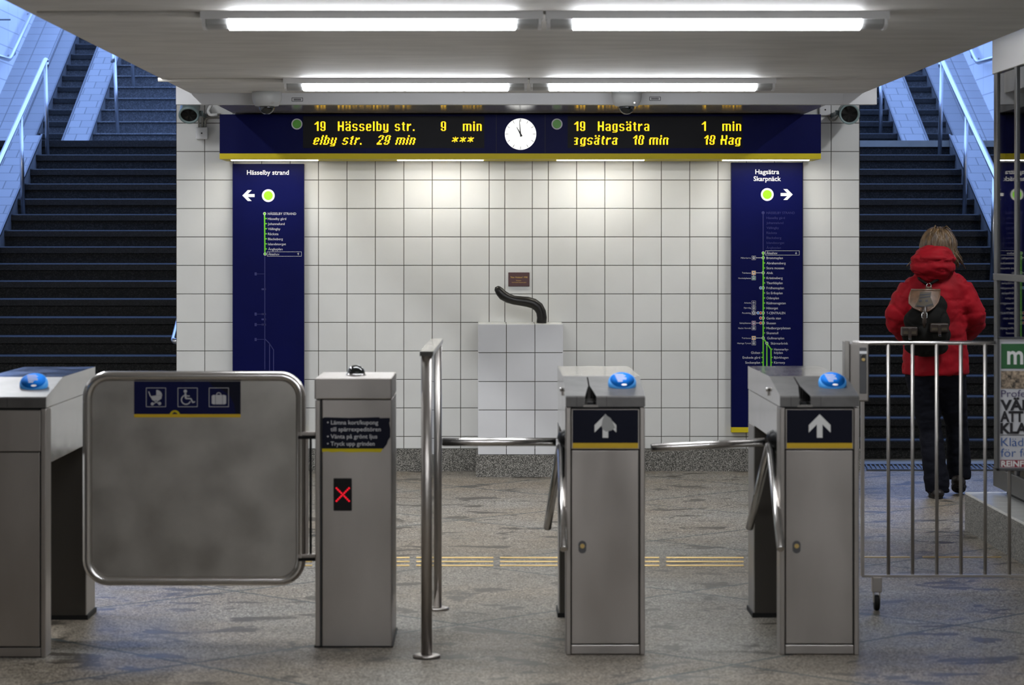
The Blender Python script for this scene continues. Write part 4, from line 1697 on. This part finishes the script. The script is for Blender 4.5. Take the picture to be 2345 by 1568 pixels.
MB().cyl((PX(1974, BGY), BGY - .03, PZ(822, BGY)), (PX(1974, BGY), BGY - .05, PZ(822, BGY)), .007, 14).build('key_plug', 'brass', lock)
cx = PX(2007.5, BGY)
cs = MB().box(cx - .021, cx + .021, BGY - .02, BGY + .02, PZ(1355, BGY), zb - .004, .003).build('castor_leg', 'steel', bg_)
m = MB()
for sx in (-.013, .013):
    m.box(cx + sx - .002, cx + sx + .002, BGY - .012, BGY + .012, .035, PZ(1354, BGY))
m.build('castor_fork', 'steel', cs)
wr = .034
MB().lathe([(.012, -.011), (wr - .004, -.011), (wr, -.006), (wr, .006), (wr - .004, .011), (.012, .011)], (cx, BGY, wr), (1, 0, 0), 24).build('wheel', 'rubber', cs)

# ------------------------------------------------------------------ newspaper placard hung on the gate
NY = BGY - .045
sN_ = F / NY
x0, x1, z0, z1 = PX(2283, NY), PX(2283, NY) + .46, PZ(1078, NY), PZ(772, NY)
pst = thing('news_placard', ((x0 + x1) / 2, NY, z0), 'white newspaper placard in a grey frame hanging on the barred gate at the right edge', 'placard')
m = MB()
m.box(x0, x0 + .012, NY, NY + .03, z0, z1, .002)
m.box(x1 - .012, x1, NY, NY + .03, z0, z1, .002)
m.box(x0, x1, NY, NY + .03, z0, z0 + .012, .002)
m.box(x0, x1, NY, NY + .03, z1 - .008, z1, .002)
m.build('frame', 'alu', pst)
sheet = MB().box(x0 + .012, x1 - .012, NY + .006, NY + .02, z0 + .012, z1 - .008).build('sheet', 'paper', pst)
g = Flat(NY)
g.lift = -.005
pr_ = 2500
g.mat('mgreen').rect(2293, 787, pr_, 844)
g.mat('crowd').rect(2292.5, 849, pr_, 890)
g.mat('mred').rect(2291, 1053, pr_, 1070)
g.mat('inkdark').rect(2291, 995.3, pr_, 996.8)
g.lift = -.0045
g.mat('ink').text('m', 2307, 833, 42, .02, xs=.86)
g.mat('inkpurple').text('Profes', 2293, 909, 16, .0, fit=66)
g.mat('inkdark').text('VÄN', 2291, 938.5, 22, .045, fit=77)
g.text('ATT', 2290.5, 965, 22.5, .045, fit=54)
g.text('KLAR', 2291, 992, 22.5, .045, fit=84)
g.mat('inkblue').text('Kläde', 2293, 1021.5, 19, -.003, fit=66)
g.text('för fe', 2292, 1046, 19, -.003, fit=64)
g.mat('ink').text('REINFE', 2293, 1068, 12.5, .03, fit=62)
g.build('print', None, sheet)

# ------------------------------------------------------------------ brass guide strips let into the floor
segs = [(690, 715), (908, 938), (953, 1130), (1145, 1320), (1335, 1510), (1525, 1703)]
rows_ = ((1277, 'far'), (1286, 'middle'), (1295, 'near'))
ordn = ['first from the left, beside the swing gate', 'second from the left, right of the gate post', 'third from the left, behind the glass railing', 'fourth from the left, left of the middle turnstile',
        'fifth from the left, between the two arrow turnstiles', 'sixth from the left, beside the right turnstile']
for py, rn in rows_:
    y = 1.6 * F / (py - 557)
    for (a, b_), o_ in zip(segs, ordn):
        o = MB().box(PX(a, y), PX(b_, y), y - .016, y + .016, -.002, .004, .0015).build('guide_strip', 'brass')
        tag(o, 'brass floor strip of the %s row, %s' % (rn, o_), 'floor strip', 'brass guide strips in the floor')
y = 1.6 * F / (1275.5 - 557)
for a, b_, o_ in ((1979, 2083, 'left of the two seen through the barred gate'), (2113, 2292, 'right of the two seen through the barred gate')):
    o = MB().box(PX(a, y), PX(b_, y), y - .016, y + .016, -.002, .004, .0015).build('guide_strip', 'brass')
    tag(o, 'brass floor strip, the ' + o_, 'floor strip', 'brass guide strips in the floor')

# ------------------------------------------------------------------ stone kerb and glazed booth
KX, KY = 2.655, 14.66
root = thing('stone_kerb', (KX, KY, 0), 'low granite kerb with white tiled top under the glazed booth', 'kerb')
m = MB()
yk = KY
while yk > 9.9:
    m.box(KX, WR, max(9.9, yk - .62) + .0015, yk - .0015, 0, .198)
    yk -= .62
m.build('granite_side', 'plinth2', root)
m = MB()
yk = KY
while yk > 9.9:
    for i in range(2):
        m.box(KX + i * .2 + .001, KX + i * .2 + .199, max(9.9, yk - .2) + .001, yk - .001, .196, .21, .002)
    yk -= .2
m.box(KX + .4, WR, 9.9, KY, .19, .205)
m.build('tiled_top', 'tile', root)

BX, BYE = 2.805, 14.60
booth = thing('glazed_booth', (BX, BYE, .21), 'grey metal and glass ticket booth at the right edge', 'booth')
ybn = 10.6
xo = 4.6
pw = .05
MB().box(BX + .06, xo, ybn, BYE - .06, .207, .25).build('base', 'steel_dark', booth)
posts = [BYE, 14.03 - .0, 13.2, 12.3, 11.4]
for yy in posts:
    MB().box(BX, BX + .028, yy - .085 if yy == BYE else yy - .06, yy, .25, 2.6, .003).build('mullion', 'alu', booth)
MB().box(BX - .004, BX + .06, ybn, BYE, .25, .36, .004).build('bottom_rail', 'alu', booth)
MB().box(BX - .004, BX + .03, ybn, BYE + .002, 1.395, 1.433, .003).build('mid_rail', 'alu', booth)
fz = PZ(176, F * BX / (2281 - VX))
MB().box(BX - .008, BX + .08, ybn, BYE + .004, 2.54, 3.1, .004).build('fascia', 'fascia', booth)
for i in range(len(posts)):
    y1_ = posts[i] - .06
    y0_ = posts[i + 1] if i + 1 < len(posts) else ybn
    for za, zb_ in ((.36, 1.395), (1.433, 2.54)):
        MB().box(BX + .010, BX + .018, y0_, y1_, za, zb_).build('glass_pane', 'glass', booth)
m = MB()
m.box(xo, xo + .05, ybn, BYE, .25, 3.1)
m.box(BX + .06, xo, BYE - .05, BYE, .25, 3.1)
m.box(BX + .06, xo, ybn, BYE, 2.95, 3.1)
m.box(BX + .06, xo, ybn - .05, ybn, .25, 3.1)
m.box(BX + .06, xo, ybn, BYE, .25, .27)
m.build('back_panels', 'navy', booth)
MB().box(BX + .55, BX + .57, 13.3, 13.75, 1.9, 2.45).build('notice', 'white', booth)


# ================================================================== PERSON CLIMBING AWAY AND BACKPACK
QY = 16.48
sQ = F / QY
OX = PX(2142, QY)


def q(px, py, dy=0.0):
    """point of the figure from its outline, dy forward (away from the viewer) of its middle plane"""
    return Vector((PX(px, QY + dy), QY + dy, PZ(py, QY + dy)))


person = thing('person', (OX, QY, 0), 'person seen from behind in a red hooded jacket, dark flared trousers and brown backpack', 'person')


def loft(rings, seg=24):
    """rings: (centre, rx, ry) ellipses in horizontal planes"""
    m = MB()
    vs, fs = [], []
    for c, rx, ry in rings:
        for k in range(seg):
            a = 2 * PI * k / seg
            vs.append((c[0] + rx * math.cos(a), c[1] + ry * math.sin(a), c[2]))
    for i in range(len(rings) - 1):
        for k in range(seg):
            l = (k + 1) % seg
            fs.append((i * seg + k, i * seg + l, (i + 1) * seg + l, (i + 1) * seg + k))
    n = len(rings)
    fs += [tuple(range(seg - 1, -1, -1)), tuple(range((n - 1) * seg, n * seg))]
    m.add(vs, fs, True)
    return m


def merge(a, b_):
    a.add(b_.v, b_.f, True)
    return a


# body: one skin over a joint skeleton, with face and five fingered hands
def body():
    V, E, R = [], [], []

    def j(p, r, par=None):
        V.append(tuple(p))
        R.append(r)
        if par is not None:
            E.append((par, len(V) - 1))
        return len(V) - 1
    pel = j(q(2143, 858), (.10, .08))
    sp1 = j(q(2142, 780), (.13, .10), pel)
    sp2 = j(q(2141, 700, -.01), (.14, .10), sp1)
    ch = j(q(2141, 662, -.01), (.11, .08), sp2)
    nk = j(q(2145, 618, .02), (.055, .055), ch)
    hd = j(q(2148, 592, .05), (.068, .085), nk)
    h2 = j(q(2149, 565, .05), (.078, .095), hd)
    j(q(2149, 543, .045), (.06, .075), h2)
    for sg, sh, el, wr in ((-1, (2088, 655), (2052, 735), (2085, 775)), (1, (2196, 655), (2231, 733), (2200, 778))):
        s_ = j(q(sh[0], sh[1] + 6), (.045, .045), ch)
        e_ = j(q(el[0], el[1], .0), (.042, .042), s_)
        w_ = j(q(wr[0], wr[1], .2), (.028, .028), e_)
        pm = q(wr[0] - sg * 14, wr[1] + 3, .25)
        p_ = j(pm, (.042, .018), w_)
        for k in range(4):
            b0 = pm + Vector((-sg * .03, .021 * k - .03, -.004 * k))
            f0 = j(b0, (.010, .010), p_)
            f1 = j(b0 + Vector((-sg * (.03 - .003 * abs(k - 1)), .008, -.012)), (.009, .009), f0)
            j(b0 + Vector((-sg * (.048 - .004 * abs(k - 1)), .0, -.03)), (.008, .008), f1)
        t0 = j(pm + Vector((sg * .005, -.042, .010)), (.011, .011), p_)
        j(pm + Vector((-sg * .03, -.062, .006)), (.009, .009), t0)
    for hp, kn, an, dk, da in (((2110, 868), (2131, 985), (2144, 1108), .03, -.01), ((2178, 868), (2192, 980), (2197, 1092), .12, .18)):
        h_ = j(q(hp[0], hp[1]), (.068, .068), pel)
        k_ = j(q(kn[0], kn[1], dk), (.055, .055), h_)
        a_ = j(q(an[0], an[1], da), (.038, .038), k_)
        j(q(an[0], an[1] + 14, da + .12), (.034, .026), a_)
    me = bpy.data.meshes.new('b')
    me.from_pydata(V, E, [])
    o = bpy.data.objects.new('b', me)
    C.objects.link(o)
    sk = o.modifiers.new('s', 'SKIN')
    sk.use_smooth_shade = True
    for v, r_ in zip(me.skin_vertices[0].data, R):
        v.radius = r_
    me.skin_vertices[0].data[0].use_root = True
    o.modifiers.new('u', 'SUBSURF').levels = 2
    dg = bpy.context.evaluated_depsgraph_get()
    m2 = bpy.data.meshes.new_from_object(o.evaluated_get(dg))
    out = MB()
    out.mesh(m2)
    bpy.data.objects.remove(o)
    hc = q(2149, 568, .05)
    out.ell(hc, (.076, .096, .112), 24, 16)
    out.ell(hc + Vector((0, .10, -.022)), (.014, .024, .022), 12, 8)       # nose
    out.ell(hc + Vector((0, .078, -.062)), (.026, .02, .009), 12, 8)       # mouth
    out.ell(hc + Vector((0, .05, -.085)), (.04, .04, .03), 12, 8)          # chin
    for sg in (-1, 1):
        out.ell(hc + Vector((sg * .077, -.002, -.012)), (.010, .02, .032), 10, 8)   # ears
        out.ell(hc + Vector((sg * .030, .084, .006)), (.013, .011, .010), 10, 8)    # eyes
    return remeshed(out, .0045, 2)


body().build('body', 'skin', person)

# jacket
torso = loft([(q(2142, 858), .207, .155), (q(2142, 852), .212, .158), (q(2142, 800), .203, .155), (q(2142, 745), .195, .15), (q(2141, 690), .198, .145), (q(2141, 660), .20, .13), (q(2141, 645), .175, .11), (q(2141, 632), .115, .095), (q(2142, 622), .07, .075)])
for px_ in (2098, 2188):
    torso.tube([q(2142, 640, -.01), q((2142 + px_) / 2, 643, -.01), q(px_, 658, -.01), q(px_ + (px_ - 2142) * .12, 676, 0)], [.085, .085, .085, .08], 18)
for pts in ([(2090, 662, 0, .088), (2072, 690, .0, .088), (2056, 722, .01, .083), (2057, 742, .06, .076), (2072, 760, .14, .068), (2088, 772, .19, .05)],
            [(2194, 660, 0, .088), (2210, 688, .0, .09), (2228, 718, .01, .085), (2228, 740, .06, .078), (2213, 760, .14, .07), (2197, 772, .19, .05)]):
    torso.tube([q(a, b_, c_) for a, b_, c_, r_ in pts], [r_ for a, b_, c_, r_ in pts], 18)
jk = remeshed(torso, .010, 4, .0085, 10.0, 3.0, (1, 1, 1.6))
jk.build('jacket', 'jacket', person)
hood = MB()
hood.ell(q(2136, 612, -.075), (.142, .115, .075), 24, 14)
hood.ell(q(2137, 592, -.07), (.144, .12, .045), 24, 14)
hood.ell(q(2139, 581, -.045), (.118, .11, .05), 24, 14)
hood.ell(q(2136, 630, -.06), (.10, .09, .05), 24, 14)
hd = remeshed(hood, .009, 2, .009, 10.0, 11.0, (1, 1, 2.2))
hd.build('hood', 'jacket', person)
MB().tube([q(2182, 608, -.1), q(2184, 616, -.1), q(2181, 623, -.1)], .0025, 8).build('hood_cord', 'inkgrey', person)

# trousers
tr = loft([(q(2108, 1122, .0), .078, .085), (q(2108 + 34, 1122, .0), .078, .085)]) if False else MB()
lg = [(2147, 1127, -.01, .075), (2145, 1100, -.01, .080), (2138, 1050, .0, .077), (2131, 985, .03, .072), (2122, 930, .02, .088), (2112, 870, .0, .104), (2110, 845, .0, .108)]
rg = [(2196, 1097, .16, .074), (2196, 1075, .16, .078), (2195, 1030, .14, .076), (2191, 975, .11, .073), (2183, 925, .05, .088), (2174, 870, .0, .104), (2174, 845, .0, .108)]
for leg in (lg, rg):
    merge(tr, loft([(q(a, b_, c_), r_, r_ * .95) for a, b_, c_, r_ in leg]))
merge(tr, loft([(q(2142, 885), .13, .10), (q(2142, 845), .19, .13)]))
remeshed(tr, .010, 4, .005, 8.0, 5.0, (1, 1, 2.5)).build('trousers', 'trouser', person)


def shoe(heel, toe, lift, name='shoe'):
    m = MB()
    h, t = Vector(heel), Vector(toe)
    d = (t - h)
    m.ell(h + d * .2 + Vector((0, 0, .034)), (.042, .062, .034), 18, 10)
    m.ell(h + d * .5 + Vector((0, 0, .040)), (.045, .09, .038), 18, 10)
    m.ell(h + d * .82 + Vector((0, 0, .032)), (.048, .07, .03), 18, 10)
    up = remeshed(m, .008, 2)
    sole = MB()
    vs = []
    n = 20
    for z in (0, .022):
        for k in range(n):
            a = 2 * PI * k / n
            w_ = .046 if math.sin(a) > 0 else .04
            p = h + d * (.5 + .5 * math.sin(a)) + Vector((w_ * math.cos(a), 0, z))
            vs.append(p)
    fs = [tuple(range(n - 1, -1, -1)), tuple(range(n, 2 * n))] + [(k, (k + 1) % n, n + (k + 1) % n, n + k) for k in range(n)]
    sole.add(vs, fs)
    o = up.build(name, 'shoe', person)
    sole.build('sole', 'rubber', o)
    return o


a0 = q(2150, 1140, -.10)
a0.z = 0
shoe(a0, a0 + Vector((.01, .26, 0)), 0)
b0 = q(2193, 1108, .06)
b0.z = .085
b1 = q(2197, 1140, .30)
b1.z = .0
shoe(b0, b1, 1)

# hair: many loose locks over a cap
hc = q(2149, 566, .04)
hm = MB()
hm.ell(hc + Vector((0, -.008, .0)), (.106, .098, .121), 24, 14)
rnd = random.Random(5)
for i in range(420):
    az = rnd.uniform(0, 2 * PI)
    if abs(az - PI / 2) < .8:
        continue
    el0 = rnd.uniform(.15, 1.25)
    L = rnd.uniform(.10, .19)
    pts, rad = [], []
    dirv = Vector((math.cos(az), math.sin(az), 0))
    el = el0
    wig = rnd.uniform(-.012, .012)
    flare = rnd.uniform(.0, .05)
    for k in range(6):
        t = k / 5
        e2 = el0 + t * L / .105
        rr = 1.0 + .02 * math.sin(t * 3 + i)
        if e2 < PI * .56:
            p = hc + Vector((.110 * rr * math.sin(e2) * dirv.x, .113 * rr * math.sin(e2) * dirv.y, .124 * rr * math.cos(e2)))
            last = p
        else:
            ex = (e2 - PI * .56) * .10
            p = hc + Vector(((.110 + flare * ex * 14 + ex * .10) * dirv.x, (.113 + flare * ex * 9) * dirv.y, -.02 - ex))
        p = p + Vector((-dirv.y, dirv.x, 0)) * wig * math.sin(t * 5 + i) + Vector((rnd.uniform(-.002, .002), 0, 0))
        pts.append(p + Vector((0, 0, .012 * math.sin(i * 7.3) * t)))
        rad.append(.0085 * (1 - .75 * t) + .0008)
    hm.tube(pts, rad, 6)
for sx, sz in ((-.02, .02), (.0, .012), (.03, .018)):
    hm.tube([hc + Vector((sx, -.02, .115)), hc + Vector((sx * 1.4, -.05, .115 + sz)), hc + Vector((sx * 2.4, -.09, .10))], [.006, .005, .001], 6)
hm.build('hair', 'hair', person)

# backpack
bp = thing('backpack', q(2122, 800, -.25), 'black backpack with patterned brown leather flap on the back of the person in red', 'backpack')
bd = -.155
m = MB()
m.ell(q(2122, 770, bd - .07), (.150, .085, .10), 24, 14)
m.ell(q(2122, 735, bd - .06), (.145, .08, .11), 24, 14)
m.ell(q(2128, 700, bd - .045), (.115, .06, .085), 24, 14)
m.ell(q(2122, 795, bd - .055), (.14, .075, .06), 24, 14)
remeshed(m, .009, 3, .006, 11, 2).build('bag', 'bag', bp)


def fy(a, b_):
    t = (b_ - 662) / 50
    return bd - .055 - .095 * min(1, t * 1.1) ** .6 + .00003 * (a - 2117) ** 2


flap_o = [(2087, 665), (2152, 664), (2151, 680), (2147, 695), (2138, 704), (2126, 712), (2116, 715), (2104, 711), (2092, 705), (2083, 697), (2081, 685)]


def strip_patch(mb, left, right, off):
    """quad strip between two polylines on the bent flap"""
    n = len(left)
    vs = []
    for (a, b_), (c_, d_) in zip(left, right):
        for t in (0, .25, .5, .75, 1):
            x, y = a + (c_ - a) * t, b_ + (d_ - b_) * t
            p = q(x, y, fy(x, y) - off)
            vs.append(tuple(p))
    fs = []
    for i in range(n - 1):
        for t in range(4):
            fs.append((i * 5 + t, i * 5 + t + 1, (i + 1) * 5 + t + 1, (i + 1) * 5 + t))
    mb.add(vs, fs, True)


lft = [(2087, 665), (2082, 680), (2082, 694), (2092, 704), (2104, 710), (2116, 715)]
rgt = [(2152, 664), (2151, 680), (2147, 693), (2139, 703), (2128, 711), (2117, 715)]
m = MB()
m.mat('leather')
strip_patch(m, lft, rgt, .008)
strip_patch(m, lft, rgt, .0)
for edge in (lft, rgt):
    m.tube([q(a, b_, fy(a, b_) - .006) for a, b_ in edge], .005, 8)
m.tube([q(a, 664.5, fy(a, 664.5) - .004) for a in (2087, 2100, 2117, 2135, 2152)], .009, 8)
flap = m.build('flap', None, bp)
m = MB()
m.mat('weave')
strip_patch(m, [(2107, 668), (2105, 680), (2100, 692), (2094, 703)], [(2133, 668), (2131, 680), (2136, 692), (2139, 702)], .010)
m.mat('weaveblue')
for a0_, b0_, c0_, d0_ in ((2106, 674, 2131, 671), (2106, 680, 2131, 677), (2099, 698, 2117, 701), (2120, 699, 2137, 695)):
    strip_patch(m, [(a0_, b0_), (a0_, b0_ + 2.6)], [(c0_, d0_), (c0_, d0_ + 2.6)], .012)
for cx_ in (2108, 2122):
    strip_patch(m, [(cx_ - 3, 686), (cx_ - 3, 691)], [(cx_ + 3, 686), (cx_ + 3, 691)], .012)
m.build('woven_band', None, flap)
m = MB()
m.mat('dleather')
m.tube([q(2117, 702, bd - .172), q(2117, 722, bd - .178), q(2117, 738, bd - .180), q(2117, 750, bd - .172)], [.017, .013, .014, .006], 10)
stp = m.build('strap', None, bp)
MB().tube(arc_path([q(2111, 717, bd - .186), q(2123, 717, bd - .186), q(2123, 728, bd - .188), q(2111, 728, bd - .188), q(2111, 717, bd - .186)], .005), .0025, 8).build('buckle', 'steel_pol', stp)
for x0_, x1_, y0_, y1_ in ((2065, 2101, 748, 782), (2130, 2172, 740, 784)):
    m = MB()
    xm, zm = (x0_ + x1_) / 2, (y0_ + y1_) / 2
    c_ = q(xm, zm + 4, bd - .125)
    m.ell(c_, ((x1_ - x0_) / 2 / sQ, .05, (y1_ - y0_) / 2 / sQ), 18, 10)
    pk = remeshed(m, .008, 2).build('pocket', 'bag', bp)
    m = MB()
    a_ = q(x0_, y0_, bd - .172)
    b_ = q(x1_, y0_ + 21, bd - .172)
    m.mat('dleather').box(a_.x, b_.x, a_.y - .012, a_.y + .05, b_.z, a_.z, .008)
    m.mat('weave')
    m.box(a_.x + .01, b_.x - .01, a_.y - .0135, a_.y - .01, b_.z + .012, b_.z + .03)
    fp = m.build('pocket_flap', None, pk)
    MB().box((a_.x + b_.x) / 2 - .010, (a_.x + b_.x) / 2 + .010, a_.y - .018, a_.y - .012, b_.z - .02, a_.z - .01, .003).build('pocket_strap', 'dleather', pk)
    MB().box((a_.x + b_.x) / 2 - .009, (a_.x + b_.x) / 2 + .009, a_.y - .021, a_.y - .017, b_.z - .024, b_.z - .012, .002).build('pocket_buckle', 'steel_pol', pk)
m = MB()
rc = q(2127, 654, -.165)
m.tube([rc + Vector((.014 * math.cos(t), 0, .014 * math.sin(t))) for t in [2 * PI * k / 16 for k in range(16)]], .0026, 8, closed=True)
m.build('ring', 'steel_pol', bp)
MB().box(rc.x - .019, rc.x + .019, rc.y - .012, rc.y + .03, q(0, 665, -.165).z, q(0, 656, -.165).z, .003).build('hanging_tab', 'leather', bp)
m = MB()
for dx_ in (-.008, .008):
    m.ell((rc.x + dx_, rc.y - .013, q(0, 660, -.165).z), (.004, .003, .004), 10, 6)
m.build('rivet', 'steel_pol', bp)
for sg in (-1, 1):
    ps = [rc + Vector((sg * .012, .02, .01)), q(2127 + sg * 20, 640, -.135), q(2136 + sg * 34, 634, -.03), q(2138 + sg * 38, 650, .11), q(2138 + sg * 42, 700, .155), q(2138 + sg * 52, 760, .14)]
    MB().tube(arc_path(ps, .04), .009, 10).build('shoulder_strap', 'bag', bp)
